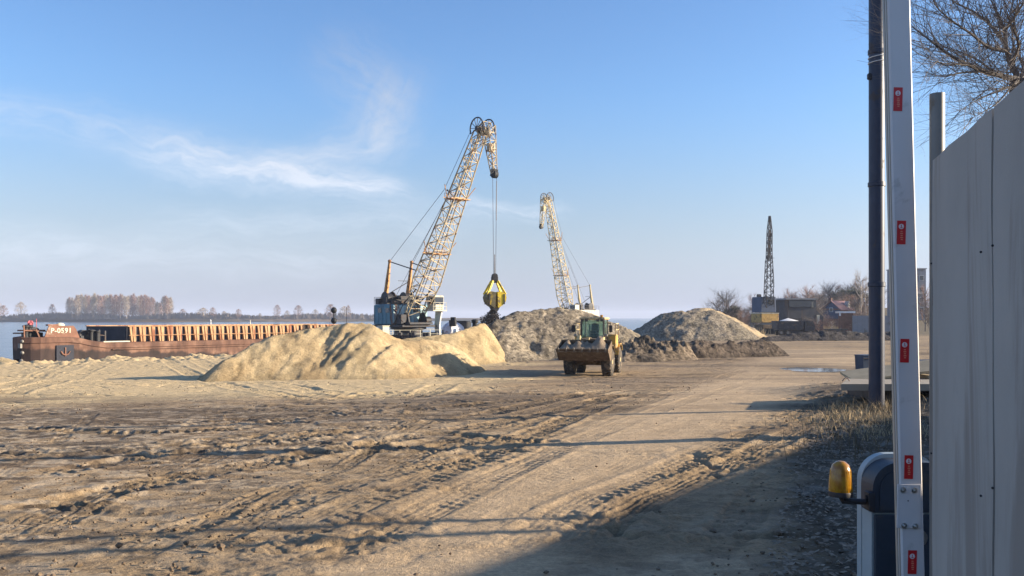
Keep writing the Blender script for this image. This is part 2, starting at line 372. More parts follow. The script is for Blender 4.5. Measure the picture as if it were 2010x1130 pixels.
# ------------------------------------------------------------------ the yard ground
def G(*px): return [on_ground(*p) for p in px]
TRACKS = [  # polyline in photo pixels, half width, tread pitch, rut depth, how much pressed soil and painted tread shade darken it
    (G((330, 1129), (560, 1050), (780, 965), (960, 890), (1130, 830), (1260, 790), (1420, 740), (1560, 700)), .34, .24, .055, .10),
    (G((560, 1129), (720, 1060), (880, 985), (1040, 905), (1200, 840), (1350, 785), (1500, 735)), .30, .20, .05, .12),
    (G((900, 1129), (1030, 1060), (1160, 985), (1290, 930), (1430, 868), (1560, 818), (1640, 775)), .32, .22, .05, .14),
    (G((1030, 1129), (1130, 1060), (1240, 1000), (1400, 925), (1500, 880), (1600, 830), (1660, 790)), .30, .0, .05, .15),
    (G((1330, 1129), (1420, 1050), (1490, 980), (1570, 900), (1640, 840)), .25, .20, .05, .12),
    (G((0, 1010), (200, 965), (420, 925), (640, 890), (860, 850), (1060, 812), (1250, 770)), .42, .26, .13, .22),
    (G((0, 945), (250, 905), (520, 872), (760, 842), (980, 806), (1200, 765)), .4, .28, .12, .2),
    (G((0, 840), (200, 850), (420, 845), (640, 815), (880, 800), (1130, 780)), .5, .3, .12, .2),
    (G((0, 776), (300, 773), (620, 768), (900, 752), (1150, 740), (1400, 722)), .62, .4, .09, .05),
    (G((0, 757), (260, 760), (480, 764), (760, 770), (1050, 757), (1300, 740), (1480, 728)), .55, .4, .09, .08),
    (G((60, 742), (250, 735), (420, 752), (620, 771)), .5, .35, .08, .0),
    (G((780, 900), (900, 870), (1010, 860), (1100, 830), (1190, 790)), .35, .22, .09, .15),
    (G((640, 895), (760, 868), (860, 855), (960, 862), (1060, 868)), .4, .26, .12, .2),
    (G((180, 1129), (330, 1040), (560, 985), (780, 930), (900, 905)), .3, .2, .05, .1),
    (G((1140, 745), (1300, 722), (1420, 712), (1530, 690)), .5, .35, .08, .05),
    (G((980, 980), (1080, 930), (1230, 870), (1330, 835), (1400, 800), (1340, 790)), .3, .2, .05, .12),
]
_r = random.Random(77)
for i in range(18):                            # many fainter wheel marks, all following the traffic
    if i < 12: sx0 = _r.uniform(-500, 900); ex0 = sx0 + _r.uniform(500, 900); P_ = [(sx0 + (ex0 - sx0) * f ** .9, 1129 - (1129 - _r.uniform(800, 835)) * f + _r.uniform(-10, 10)) for f in (0, .25, .5, .75, 1)]
    else: y0_ = _r.uniform(790, 960); P_ = [(q, y0_ - (q + 100) * _r.uniform(.02, .10) + 8 * math.sin(q * .01 + i)) for q in (-150, 150, 450, 750, 1050)]
    TRACKS.append((G(*P_), _r.choice((.16, .22, .28)), _r.choice((.11, .14, .17)), _r.uniform(.018, .032), _r.uniform(.08, .2)))
ROAD = catmull(G((860, 1129), (960, 1040), (1090, 950), (1230, 870), (1370, 805), (1500, 755), (1580, 715), (1620, 690)), 8)
def build_ground():
    rr = np.concatenate([np.geomspace(.4, 5.2, 40)[:-1], np.geomspace(5.2, 130, 1010)[:-1], np.geomspace(130, 1000, 110)])
    aa = np.concatenate([np.linspace(-180, -42, 50)[:-1], np.linspace(-42, 42, 1150)[:-1], np.linspace(42, 180, 50)[:-1]])
    A, RR = np.meshgrid(np.radians(aa), rr); x = (RR * np.sin(A)).ravel(); y = (RR * np.cos(A)).ravel()
    z = ground_base(x, y); near = (y > 0) & (RR.ravel() < 135)
    dsh, _ = polydist(x, y, SHORE)
    land = sst(.0, 3, dsh)
    rd, rs = polydist(x, y, ROAD); rd = np.abs(rd)
    yw = np.maximum(y, 1)
    roadw = .45 + .062 * yw
    road = 1 - sst(roadw * .6, roadw * 1.35, rd + .35 * fbm(x * .5, y * .5, 3, 3))
    # colours: pale road, brown yard soil, pale crusted patches, damp dark soil, yellow sand, mud
    def mixc(c, t, k): return c * (1 - k[:, None]) + np.array(t)[None, :] * k[:, None]
    n1 = fbm(x * .16, y * .35, 4, 5); n2 = fbm(x * .5, y * 1.2, 4, 9); n3 = fbm(x * 1.6, y * 3.2, 4, 12)
    col = np.tile(np.array([.345, .245, .142]), (x.size, 1))
    col = mixc(col, (.17, .12, .078), sst(-.05, .40, n1) * .6)
    leftz = sst(2, -6, x - .1 * y + 2)
    pale = sst(.04, .26, n2 + .25 * n3 + .10 * leftz) * sst(42, 30, y)
    col = mixc(col, (.46, .355, .235), pale * (.45 + .4 * leftz))
    col = mixc(col, (.53, .385, .235), road * .8)
    crack = sst(.12, .30, n3 + .35 * n2) * (1 - road) * leftz
    col = mixc(col, (.085, .062, .045), crack * .75 * sst(40, 25, y))
    sx = x / yw
    sand = sst(27, 33, y + 5 * fbm(x * .12, y * .2, 3, 21) - 12 * sst(-.18, .10, sx)) * (1 - sst(-.06, .06, sx + .12 * fbm(x * .1, y * .1, 3, 31)))
    col = mixc(col, (.60, .45, .25), sand * .9)
    damp = sst(20, 25, y + 5 * fbm(x * .1, y * .2, 3, 41)) * sst(34, 29, y + 6 * fbm(x * .1, y * .2, 3, 44)) * (1 - road * .8)
    col = mixc(col, (.105, .078, .055), damp * .6 * sst(-.1, .25, fbm(x * .2, y * .7, 3, 47) + .18))
    far = sst(36, 48, y) * sst(-.08, .04, sx)
    col = mixc(col, (.27, .20, .13), far * .6 * sst(-.2, .2, n1))
    band = sst(.02, .30, fbm(x * .05, y * .42, 4, 101)) * sst(20, 26, y) * sst(110, 80, y) * (1 - sand) * (1 - .6 * road); col = mixc(col, (.125, .09, .06), band * .65)
    mudz = sst(-2.2, -2.9, z) * land
    col = mixc(col, (.035, .03, .027), mudz * sst(2.0, .5, dsh) if False else mudz)
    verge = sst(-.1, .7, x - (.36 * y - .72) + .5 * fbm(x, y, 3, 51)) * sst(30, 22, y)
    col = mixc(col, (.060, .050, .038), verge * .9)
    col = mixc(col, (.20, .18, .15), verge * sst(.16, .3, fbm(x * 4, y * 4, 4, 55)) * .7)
    hillz = sst(150, 190, y) * sst(.16, .22, sx); col = mixc(col, (.13, .11, .07), hillz * .8)
    crumb = sst(.06, .3, fbm(x * 4.2, y * 6.0, 4, 57) + .45 * n2) * sst(36, 22, y) * (1 - road * .9); col = mixc(col, (.105, .075, .05), crumb * (.35 + .35 * leftz))
    crust = sst(.10, .34, fbm(x * 2.8, y * 5.0, 4, 59) - .3 * n2) * leftz * sst(34, 22, y) * (1 - road); col = mixc(col, (.52, .41, .285), crust * .6)
    # relief
    rough = (1 - road * .8) * land
    dz = rough * (.09 * fbm(x * .22, y * .22, 3, 60) + .030 * fbm(x * .9, y * .9, 4, 63)) + .02 * fbm(x * .3, y * .3, 2, 62)
    lump = np.maximum(0, fbm(x * 3.1, y * 3.1, 4, 66) - .08)
    lz = sst(-.12, .22, fbm(x * .28, y * .5, 3, 68) - .10 + .12 * leftz)
    dz += rough * lump * (.012 + .055 * lz + .03 * verge)
    rid = np.abs(fbm(x * .55, y * 1.1, 3, 71)); dz += rough * (.4 + lz) * .030 * fbm(x * 7.0, y * 7.0, 3, 69) * sst(40, 25, y)
    dz -= rough * .05 * sst(.10, 0, rid) * (.3 + lz)
    mod = .5 + .9 * np.clip(fbm(x * .4, y * .4, 3, 80) + .35, 0, 1)
    calm = (1 - .8 * road) * (1 - verge * .5)
    for ti, (pts, hw, pitch, dep, dk) in enumerate(TRACKS):
        P = catmull(pts, 6); pad = hw * 2.2
        k = np.where((x > P[:, 0].min() - pad) & (x < P[:, 0].max() + pad) & (y > P[:, 1].min() - pad) & (y < P[:, 1].max() + pad))[0]
        for off in (0.0,):
            d, s = polydist(x[k], y[k], P); wob = .07 * vn(s * .6, s * 0, 90); d = d + wob
            ad = np.abs(d); ins = 1 - sst(hw * .8, hw, ad); berm = np.exp(-((ad - hw * 1.15) / (hw * .22)) ** 2)
            fade = sst(0, 1.5, s) * mod[k] * (.35 + .65 * sst(-.25, .1, vn(s * .22, d * 0 + hw * 7, 91)))
            h = -dep * ins * .75 + dep * .7 * berm
            if pitch > 0:
                ph = (s + np.abs(d) * .55 * np.sign(np.sin(d * 40 / hw) + 2)) / pitch
                lug = sst(.1, .6, np.sin(2 * math.pi * ph)) * ins * sst(.0, hw * .18, ad) * sst(-.35, .15, fbm(x[k] * 2.1, y[k] * 2.1, 2, 95))
                h += lug * dep * 1.0
            else:
                lug = sst(.2, .8, np.sin(d * 2 * math.pi / .085)) * ins; h += lug * .018
            h += .008 * np.sin(d * 2 * math.pi / .1) * ins
            qk = calm[k] if ti > 3 else 1 - .45 * road[k]; dz[k] += h * .42 * fade * land[k] * qk
            col[k] = col[k] * (1 - (ins * fade * dk * (1.25 - .8 * lug) * qk)[:, None])  # darkest between the lugs, tread shade painted into the soil colour
    shz = sst(19, 12, dsh) * sst(.8, 4, dsh) * sst(-10, -20, x) * sst(45, 55, y)   # churned lumpy sand along the bank
    dz += shz * (.30 * fbm(x * .35, y * .35, 3, 110) + .55 * np.maximum(0, fbm(x * .9, y * .9, 4, 112)) + .16 * fbm(x * 2.4, y * 2.4, 3, 114))
    dz *= np.where(near, 1.0, .5)
    z = z + dz
    pu = ((x - PUD[0]) / PUD[2]) ** 2 + ((y - PUD[1]) / PUD[3]) ** 2       # hollow that holds the puddle
    z = np.where(pu < 4, z - .10 * np.exp(-pu * 1.3), z)
    col = mixc(col, (.075, .058, .045), .8 * np.exp(-pu * .55))
    nr, na = len(rr), len(aa)
    i = np.arange(nr - 1)[:, None] * na; j = np.arange(na)[None, :]; j2 = (j + 1) % na
    q = np.stack([i + j, i + na + j, i + na + j2, i + j2], -1).reshape(-1, 4)[:, ::-1]
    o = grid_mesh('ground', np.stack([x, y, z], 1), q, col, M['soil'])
    return tag(o, kind='structure')
def grid_mesh(name, co, q, col, m, smooth=True):
    me = bpy.data.meshes.new(name); nf = len(q)
    me.vertices.add(len(co)); me.vertices.foreach_set('co', co.astype(np.float32).ravel())
    me.loops.add(nf * 4); me.loops.foreach_set('vertex_index', q.astype(np.int32).ravel())
    me.polygons.add(nf); me.polygons.foreach_set('loop_start', np.arange(0, nf * 4, 4, dtype=np.int32)); me.polygons.foreach_set('loop_total', np.full(nf, 4, dtype=np.int32))
    me.update(calc_edges=True); me.polygons.foreach_set('use_smooth', np.full(nf, smooth))
    if col is not None:
        a = me.attributes.new('soil', 'FLOAT_COLOR', 'POINT'); a.data.foreach_set('color', np.concatenate([col, np.ones((len(col), 1))], 1).astype(np.float32).ravel())
    me.materials.append(m); o = bpy.data.objects.new(name, me); C.objects.link(o); return o
PUD = on_ground(1600, 724) + (2.6, 3.2)
build_ground()

# water
def water_mat():
    m, n, b = newmat('river_water'); t = n.n('ShaderNodeTexCoord').outputs['Object']
    b.inputs['Base Color'].default_value = (.03, .075, .14, 1); b.inputs['Roughness'].default_value = .15; b.inputs['IOR'].default_value = 1.33
    bp = n.n('ShaderNodeBump'); bp.inputs['Strength'].default_value = .55; bp.inputs['Distance'].default_value = .5
    n.link(n.m('ADD', n.noise(t, .35, 4, .6), n.m('MULTIPLY', n.noise(t, .05, 3, .5), 2.0)), bp.inputs['Height']); n.link(bp.outputs[0], b.inputs['Normal']); return m
def sheet(name, x0, y0, x1, y1, z, m, nx=1, ny=1):
    mb = MB(); mb.add([(x0, y0, z), (x1, y0, z), (x1, y1, z), (x0, y1, z)], [(0, 1, 2, 3)]); return mb.build(name, m)
tag(sheet('river_water', -7000, 20, 7000, 9000, WATER, water_mat()), kind='structure')
def puddle_mat():
    m, n, b = newmat('puddle_water'); b.inputs['Base Color'].default_value = (.05, .05, .05, 1); b.inputs['Roughness'].default_value = .03; b.inputs['IOR'].default_value = 1.33; return m
mb = MB(); rng = random.Random(4); px_, py_, pa, pb = PUD; zc = gz(px_, py_)
ring = []
for k in range(60):
    a = 2 * math.pi * k / 60; r_ = 1.0 + .22 * math.sin(3 * a + 1) + .16 * math.sin(5 * a) + .07 * math.sin(11 * a)
    ring.append((px_ + pa * 1.1 * r_ * math.cos(a), py_ + pb * 1.1 * r_ * math.sin(a), zc - .045))
mb.add(ring, [tuple(range(60))]); tag(mb.build('puddle', puddle_mat()), kind='structure')

# far bank of the river
def far_bank():
    xs = np.linspace(-1500, 10, 300); rows = 24
    x, r = np.meshgrid(xs, np.linspace(0, 1, rows)); x = x.ravel(); r = r.ravel()
    y0 = 1000 + 40 * vn(x * .004, x * 0, 3) + 18 * vn(x * .02, x * 0, 4) + sst(-420, 0, x) * 260
    y = y0 + r * 260
    ht = 2.8 * sst(0, -260, x) + 1.6
    z = WATER - .5 + sst(0, .12, r) * (ht + 1.6 * fbm(x * .03, y * .02, 3, 7)) + r * 2
    n_ = fbm(x * .02, r * 6, 3, 15)
    col = np.tile(np.array([.17, .125, .085]), (x.size, 1)); k = sst(-.1, .3, n_)[:, None]; col = col * (1 - k) + np.array([.07, .065, .05]) * k
    gold = (np.exp(-((x + 415) / 40) ** 2) * sst(.5, .05, r))[:, None]; col = col * (1 - gold) + np.array([.40, .27, .12]) * gold
    na = len(xs); i = np.arange(rows - 1)[:, None] * na; j = np.arange(na - 1)[None, :]
    q = np.stack([i + j, i + j + 1, i + na + j + 1, i + na + j], -1).reshape(-1, 4)
    tag(grid_mesh('far_bank', np.stack([x, y, z], 1), q, col, M['soil']), kind='structure')
far_bank()
def bank_z(x): return WATER - .5 + 2.8 * float(sst(0, -260, np.array(x))) + 1.6

# ------------------------------------------------------------------ heaps of sand and gravel
def heap(name, crest, label, front=.62, back=.62, side=.62, cola=(.60, .46, .265), colb=(.46, .335, .185), m=None, res=.16, flute=.16, lumps=.08, cat='heap', seed=1, group=None, cut=None, zmod=None, resolve=True):
    P = np.array([tuple(at(*c)) for c in crest]); L = [0.0]
    D = catmull(P, 12); L = np.concatenate([[0], np.cumsum(np.hypot(np.diff(D[:, 0]), np.diff(D[:, 1])))])
    hmax = max(1.0, D[:, 2].max() + 2.6); pad = hmax / min(front, back, side) + 1
    xs = np.arange(D[:, 0].min() - pad, D[:, 0].max() + pad, res); ys = np.arange(D[:, 1].min() - pad, D[:, 1].max() + pad, res)
    X, Y = np.meshgrid(xs, ys); x = X.ravel(); y = Y.ravel(); g = ground_base(x, y)
    wx = x + .32 * fbm(x * .5, y * .5, 4, seed); wy = y + .32 * fbm(x * .7, y * .7, 4, seed + 5)
    h = np.full(x.shape, -99.0); si = np.zeros(x.shape); di = np.zeros(x.shape)
    for i in range(len(D)):
        dx = wx - D[i, 0]; dy = wy - D[i, 1]; d = np.hypot(dx, dy) + 1e-6
        c = dy / d; sl_ = np.where(c < 0, front * c * c + side * (1 - c * c), back * c * c + side * (1 - c * c))
        v_ = D[i, 2] - sl_ * (np.sqrt(d * d + .03) - .17); k = v_ > h
        h = np.where(k, v_, h); si = np.where(k, L[i] + dx * .6, si); di = np.where(k, d, di)
    body = h - g
    up = sst(0, .8, body)
    h = h + up * (flute * .5 * vn(si * .5 + di * .45, di * .10, seed + 9) + flute * 1.0 * np.abs(vn(si * 1.5 + di * .75, di * .12, seed + 12)) + flute * .55 * vn(si * 4.2 + di * 1.9, di * .3, seed + 13)) * sst(0, 1.2, di)
    h = h + up * lumps * (1.5 * fbm(x * .8, y * .8, 4, seed + 20) + 1.3 * np.maximum(0, fbm(x * 2.6, y * 2.6, 3, seed + 25)) + .5 * fbm(x * 6.3, y * 6.3, 2, seed + 27))
    h = h + np.exp(-(body / .45) ** 2) * (.16 * fbm(x * 1.1, y * 1.1, 3, seed + 50) + .16 * np.maximum(0, fbm(x * 3.3, y * 3.3, 3, seed + 51)))
    if cut is not None: h = cut(x, y, h, g)
    nn = fbm(si * .5, di * .35, 4, seed + 30) + .5 * fbm(x * .4, y * .4, 3, seed + 33); k = sst(-.25, .35, nn)[:, None]
    col = np.array(cola)[None] * (1 - k) + np.array(colb)[None] * k
    dk = (sst(.22, .42, fbm(si * 1.3, di * .7, 4, seed + 41)) * .36 + sst(.16, .34, fbm(x * 2.2, y * 1.4, 3, seed + 43)) * .16)[:, None]; col = col * (1 - dk)
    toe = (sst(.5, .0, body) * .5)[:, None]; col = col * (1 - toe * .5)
    nx, ny = len(xs), len(ys); keep = (h > g - .22).reshape(ny, nx)
    i = np.arange(ny - 1)[:, None] * nx; j = np.arange(nx - 1)[None, :]
    q = np.stack([i + j, i + j + 1, i + nx + j + 1, i + nx + j], -1)
    kq = keep[:-1, :-1] | keep[1:, :-1] | keep[:-1, 1:] | keep[1:, 1:]; q = q[kq]
    h = np.maximum(h, g - .4)
    used = np.unique(q); mp = np.zeros(len(x), int); mp[used] = np.arange(len(used))
    o = grid_mesh(name, np.stack([x, y, h], 1)[used], mp[q], col[used], m or M['heap'])
    return tag(o, label, cat, group)
GA, GB = (.32, .265, .19), (.215, .18, .135)
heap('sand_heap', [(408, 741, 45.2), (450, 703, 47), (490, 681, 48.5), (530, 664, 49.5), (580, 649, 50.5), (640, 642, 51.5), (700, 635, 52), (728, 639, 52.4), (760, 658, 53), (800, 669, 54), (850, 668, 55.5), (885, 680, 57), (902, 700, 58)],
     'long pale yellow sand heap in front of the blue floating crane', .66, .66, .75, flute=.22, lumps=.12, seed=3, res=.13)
heap('sand_heap', [(780, 668, 65), (845, 659, 66), (890, 653, 67), (915, 646, 68.5), (934, 639, 70), (944, 634, 71.5), (948, 640, 73)],
     'bright sand heap under the hanging yellow grab, leaning against the gravel', .58, .6, 1.35, (.58, .44, .245), (.49, .365, .20), flute=.12, lumps=.07, seed=14)
def cut1(x, y, h, g):      # the loader has dug a steep face into the foot of the heap
    p = (x - 1.2) / y * 0 + x; a = sst(.3, 3.4, x + .5 * vn(y * .9, x * 0, 8)) * sst(7.5, 6.0, x)
    wall = g + .03 + np.clip((y - 71.6 - .5 * vn(x * .8, x * 0, 5)) * 2.6, 0, 9); return np.where(a > 0, np.minimum(h, wall * a + h * (1 - a)), h)
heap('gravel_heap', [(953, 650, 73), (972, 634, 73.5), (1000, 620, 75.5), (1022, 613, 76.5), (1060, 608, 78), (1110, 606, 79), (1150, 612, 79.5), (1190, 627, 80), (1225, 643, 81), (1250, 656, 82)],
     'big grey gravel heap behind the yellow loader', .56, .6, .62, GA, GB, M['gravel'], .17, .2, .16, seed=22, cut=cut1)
heap('gravel_heap', [(958, 634, 96), (975, 640, 98), (990, 648, 99)], 'small dark gravel heap building up under the spilling grab', .7, .7, .7, (.10, .09, .08), (.07, .065, .06), M['gravel'], .25, .1, .15, seed=29)
heap('gravel_heap', [(1268, 640, 139), (1292, 619, 138.5), (1325, 611, 138), (1365, 612, 138), (1402, 611, 139), (1432, 628, 140), (1462, 650, 140)],
     'cone shaped grey gravel heap left of the dark crane', .52, .6, .66, (.29, .24, .175), (.20, .17, .125), M['gravel'], .3, .25, .18, seed=37)
heap('sand_heap', [(1352, 609, 152), (1378, 603, 153), (1402, 608, 154), (1432, 620, 155), (1456, 634, 156), (1474, 646, 156)], 'tan sand heap peeping out behind the cone shaped gravel heap', .55, .6, .6, (.50, .38, .23), (.30, .24, .17), M['heap'], .3, .2, .15, seed=45)
heap('rubble_heap', [(1216, 676, 70.5), (1240, 664, 71.5), (1262, 661, 72), (1290, 668, 72.5), (1322, 673, 73)], 'low rubble heap of broken clods just right of the loader', .62, .7, .7, (.26, .20, .14), (.11, .09, .07), M['gravel'], .12, .22, .5, seed=52)
heap('soil_heap', [(1326, 676, 74.5), (1352, 668, 75), (1400, 670, 76), (1440, 674, 77), (1480, 667, 78), (1508, 672, 79), (1524, 684, 80)], 'long low dark soil ridge with a steep shaded face', 1.25, .6, .8, (.13, .10, .075), (.09, .07, .055), M['gravel'], .14, .2, .25, seed=61)
heap('soil_heap', [(1500, 662, 128), (1545, 655, 130), (1600, 651, 131), (1650, 650, 132), (1705, 652, 133), (1760, 650, 134)], 'flat dark soil heap in front of the brown shed', .6, .5, .6, (.075, .065, .06), (.055, .05, .048), M['gravel'], .3, .2, .2, seed=70)
heap('sand_bank', [(-150, 702, 65), (-90, 705, 66), (-40, 703, 66), (6, 704, 66.3), (28, 711, 66)], 'low mound of yellow sand at the left edge, in front of the barge bow', .35, .45, .5, flute=.15, lumps=.22, seed=77, res=.16)

# ------------------------------------------------------------------ floating cranes
def lattice(mb, A, B, wA, wB, hA, hB, up, n, rc, rb, flip=0):
    """four-chord lattice between A and B; width along the side axis, height along up"""
    A, B = Vector(A), Vector(B); ax = (B - A).normalized(); side = ax.cross(up).normalized(); up2 = side.cross(ax).normalized()
    st = []
    for i in range(n + 1):
        t = i / n; c = A.lerp(B, t); w_ = (wA + (wB - wA) * t) / 2; h_ = (hA + (hB - hA) * t) / 2
        st.append([c + side * w_ * s1 + up2 * h_ * s2 for s1, s2 in ((-1, -1), (1, -1), (1, 1), (-1, 1))])
    for k in range(4):
        mb.limb([s_[k] for s_ in st], rc, 5)
    for i in range(n):
        for k in range(4):
            l = (k + 1) % 4
            mb.bar(st[i + 1][k], st[i + 1][l], rb)
            if (i + k + flip) % 2: mb.bar(st[i][k], st[i + 1][l], rb)
            else: mb.bar(st[i][l], st[i + 1][k], rb)
    return st
def ringpath(c, ax, r, a0, a1, up, n=22):
    ax = Vector(ax).normalized(); up = Vector(up); e1 = (up - ax * up.dot(ax)).normalized(); e2 = ax.cross(e1)
    return [Vector(c) + (e1 * math.cos(a0 + (a1 - a0) * i / n) + e2 * math.sin(a0 + (a1 - a0) * i / n)) * r for i in range(n + 1)]
def railing(mb, pts, h=1.0, step=1.2, r=.03):
    for a, b in zip(pts[:-1], pts[1:]):
        a, b = Vector(a), Vector(b); n = max(1, int((b - a).length / step))
        for i in range(n + 1): p = a.lerp(b, i / n); mb.bar(p, p + Vector((0, 0, h)), r)
        for q in (h, h * .5): mb.bar(a + Vector((0, 0, q)), b + Vector((0, 0, q)), r)

def floating_crane(loc, rz, reach, pont_rz, paint, label, postm, latm, full=True, blen=26.0, jib=(2.6, -5.2), back=0.0):
    t = thing('floating_crane', loc, rz, label, 'crane', 'lattice boom floating cranes')
    # pontoon
    pm = MB(); rot = Matrix.Rotation(pont_rz - rz, 3, 'Z')
    pm.bevbox(rot @ Vector((-1.5, .6, -1.5)), (17, 10.5, 3.0), .25, rot)
    pm.build('pontoon', M['dark'], t)
    rl = MB(); e = [rot @ Vector(q) for q in ((-9.9, -4.5, 0), (6.9, -4.5, 0), (6.9, 5.7, 0), (-9.9, 5.7, 0), (-9.9, -4.5, 0))]
    railing(rl, e, 1.0, 1.3, .035); rl.build('deck_railing', M['cream'], t)
    # base column and turntable
    b = MB(); b.lathe([(2.5, 0), (2.5, .25), (1.9, .35), (1.9, 1.0), (2.4, 1.1), (2.4, 1.35)], (0, 0, 0), 'z', 28); b.build('turntable', M['dark'], t)
    if full:
        k = MB(); k.bevbox((2.2, -5.2, .75), (1.1, 1.0, 1.5), .05); k.box((2.2, -5.2, 1.54), (1.25, 1.1, .08)); k.build('deck_locker', M['cream'], t)
        for q in ((4.5, -2.6), (3.2, -3.8), (5.6, -1.2), (3.9, 1.2), (-5.5, -3.6), (-4.2, -4.6)): k = MB(); k.cyl((q[0], q[1], .35), (0, 0, 1), .28, .7, 12); k.cyl((q[0] + .7, q[1], .35), (0, 0, 1), .28, .7, 12); k.box((q[0] + .35, q[1], .04), (1.5, .7, .08)); k.build('mooring_bollard', M['dark'], t)
    # rotating platform and house
    p = MB(); p.bevbox((-1.0, 0, 1.5), (7.4, 5.4, .3), .04); p.build('platform', M['dark'], t)
    hz = 1.65
    h = MB(); h.bevbox((-1.85 - back / 2, 0, hz + 1.35), (4.7 + back, 5.6, 2.7), .12); ho = h.build('machinery_house', paint, t)
    for y in (-2.82, 2.82):
        f = MB()
        for x in (-4.0, -3.0, -2.0, -1.0, 0.0): f.box((x, y, hz + 1.3), (.07, .06, 2.5))
        f.box((-1.85, y * 1.004, hz + .9), (4.6, .05, .06)); f.build('wall_ribs', paint, ho)
    for q in (((.51, -1.35, hz + 1.4), (.06, 2.6, 2.3)), ((.51, 1.4, hz + 1.4), (.06, 2.5, 2.3))): f = MB(); f.box(*q); f.build('lit_front_panel', M['lit_blue'], ho)  # front overlaid in paler blue, with its sunlight painted into the colour
    for q in (((-2.6, -2.84, hz + 1.9), (.8, .05, .6)), ((-.7, -2.84, hz + 1.9), (.8, .05, .6)), ((.525, .8, hz + 2.0), (.05, .8, .6))): f = MB(); f.box(*q); f.build('window', M['glass'], ho)
    rz_ = hz + 2.72
    k = MB(); bk_ = back * .8
    for y in (-1.5, 1.4): k.cyl((-2.5 - bk_, y, rz_ + .75), (0, 1, 0), .75, 1.1, 18); k.cyl((-2.5 - bk_, y - .6, rz_ + .75), (0, 1, 0), .95, .08, 18); k.cyl((-2.5 - bk_, y + .6, rz_ + .75), (0, 1, 0), .95, .08, 18)
    k.box((-2.5 - bk_ / 2, 0, rz_ + .12), (2.4 + bk_, 5.0, .24)); k.box((-1.0, -.2, rz_ + .55), (1.2, 1.4, 1.1)); k.cyl((-.6, 1.9, rz_ + .6), (0, 0, 1), .3, 1.2, 12); k.box((-3.6, -2.2, rz_ + .4), (.8, .9, .8)); k.box((.1, -2.0, rz_ + .3), (.9, 1.1, .6))
    k.build('winch', M['dark'], t)
    k = MB(); railing(k, [(-4.2 - back, -2.7, rz_), (.4, -2.7, rz_), (.4, 2.7, rz_), (-4.2 - back, 2.7, rz_), (-4.2 - back, -2.7, rz_)], .95, 1.15, .03); k.build('roof_railing', M['dark'], t)
    # twin back posts
    pz = rz_ + 5.7; px0, px1 = -3.15 - back, -1.85 - back
    for y in (-1.75, 1.75):
        k = MB(); k.limb([(px0, y, rz_), (px0 + .75, y, rz_ + 2.9), (px1, y, pz)], [.34, .31, .17], 6, True, False); k.sphere((px1, y, pz + .05), .24, 8); k.build('back_post', postm, t)
        k = MB(); k.bar((px0 - .5, y, rz_), (px1 - .25, y, pz - .4), .06); k.build('post_ladder', M['dark'], t)
    k = MB(); k.bar((px0 + .4, -1.75, rz_ + 1.2), (px0 + .4, 1.75, rz_ + 1.2), .06); k.bar((px0 + .4, -1.75, rz_ + 1.2), (px0 + .8, 1.75, rz_ + 3.2), .07); k.bar((px0 + .7, 0, rz_ + 3.2), (px0 + .7, 1.75, rz_ + 3.2), .05); k.build('post_brace', M['dark'], t)
    # boom
    foot = Vector((1.5, 0, 2.9)); rise = math.sqrt(blen ** 2 - reach ** 2); head = foot + Vector((reach, 0, rise)); ax = (head - foot).normalized(); up = Vector((-ax.z, 0, ax.x))
    bo = MB(); k1 = foot + ax * 5.2; k2 = foot + ax * (blen * .54)
    lattice(bo, foot, k1, 2.6, 3.1, .5, 1.9, up, 4, .095, .06)
    lattice(bo, k1, k2, 3.1, 2.1, 1.9, 1.6, up, 7, .095, .06, 1)
    lattice(bo, k2, head, 2.1, 1.15, 1.6, 1.1, up, 10, .09, .055)
    boom = bo.build('boom', latm, t)
    la = MB(); o_ = up * .35
    for y in (-.22, .22): la.bar(foot + ax * 1.0 + o_ + Vector((0, y, 0)), head - ax * .8 + o_ + Vector((0, y, 0)), .045)
    for i in range(60): q = foot + ax * (1 + (blen - 2) * i / 60) + o_; la.bar(q + Vector((0, -.22, 0)), q + Vector((0, .22, 0)), .025)
    la.build('boom_ladder', M['dark'], boom)
    for fr, ww in ((.66, 2.9), (.36, 3.2)):
        pl = MB(); c = foot + ax * blen * fr; pl.box(c - up * .2, (1.5, ww, .12)); railing(pl, [c - up * .2 + Vector((-.7, ww / 2 * s1, .05)) for s1 in (-1, 1)], .7, .8, .03)
        pl.bar(c + Vector((0, -ww / 2 - .6, 0)), c + Vector((0, ww / 2 + .6, .0)), .06)
        pl.bar(c + Vector((0, ww / 2, 0)), c + ax * 1.4 + Vector((0, ww / 2 + .9, .3)), .05); pl.bar(c + Vector((0, -ww / 2, 0)), c + ax * 1.4 + Vector((0, -ww / 2 - .9, .3)), .05); pl.build('boom_platform', M['ochre'], boom)
    guide = foot + ax * blen * .66 + up * 2.3
    g = MB(); g.bar(foot + ax * blen * .66, guide, .06); g.sphere(guide, .13, 6); g.build('rope_guide_arm', M['dark'], boom)
    # head: curved jib, sheaves, guard hoops
    j = MB(); tip = head + Vector((jib[0], 0, jib[1])); shoulder = head + ax * .7 + Vector((1.15, 0, -.15)); jd = (tip - shoulder).normalized(); jup = Vector((jd.z, 0, -jd.x))
    lattice(j, shoulder, tip, 1.1, .55, 1.35, .5, jup, 6, .07, .045)
    lattice(j, head - ax * .4, shoulder, 1.15, 1.1, 1.1, 1.35, up, 2, .07, .045)
    j.bar(head - ax * 1.6 + Vector((0, .5, 0)), shoulder + jd * 1.5 + Vector((-.5, .5, 0)), .06); j.bar(head - ax * 1.6 + Vector((0, -.5, 0)), shoulder + jd * 1.5 + Vector((-.5, -.5, 0)), .06)
    j.box(shoulder + jd * 2.6, (.5, .9, 1.0)); j.build('head_jib', latm, t)
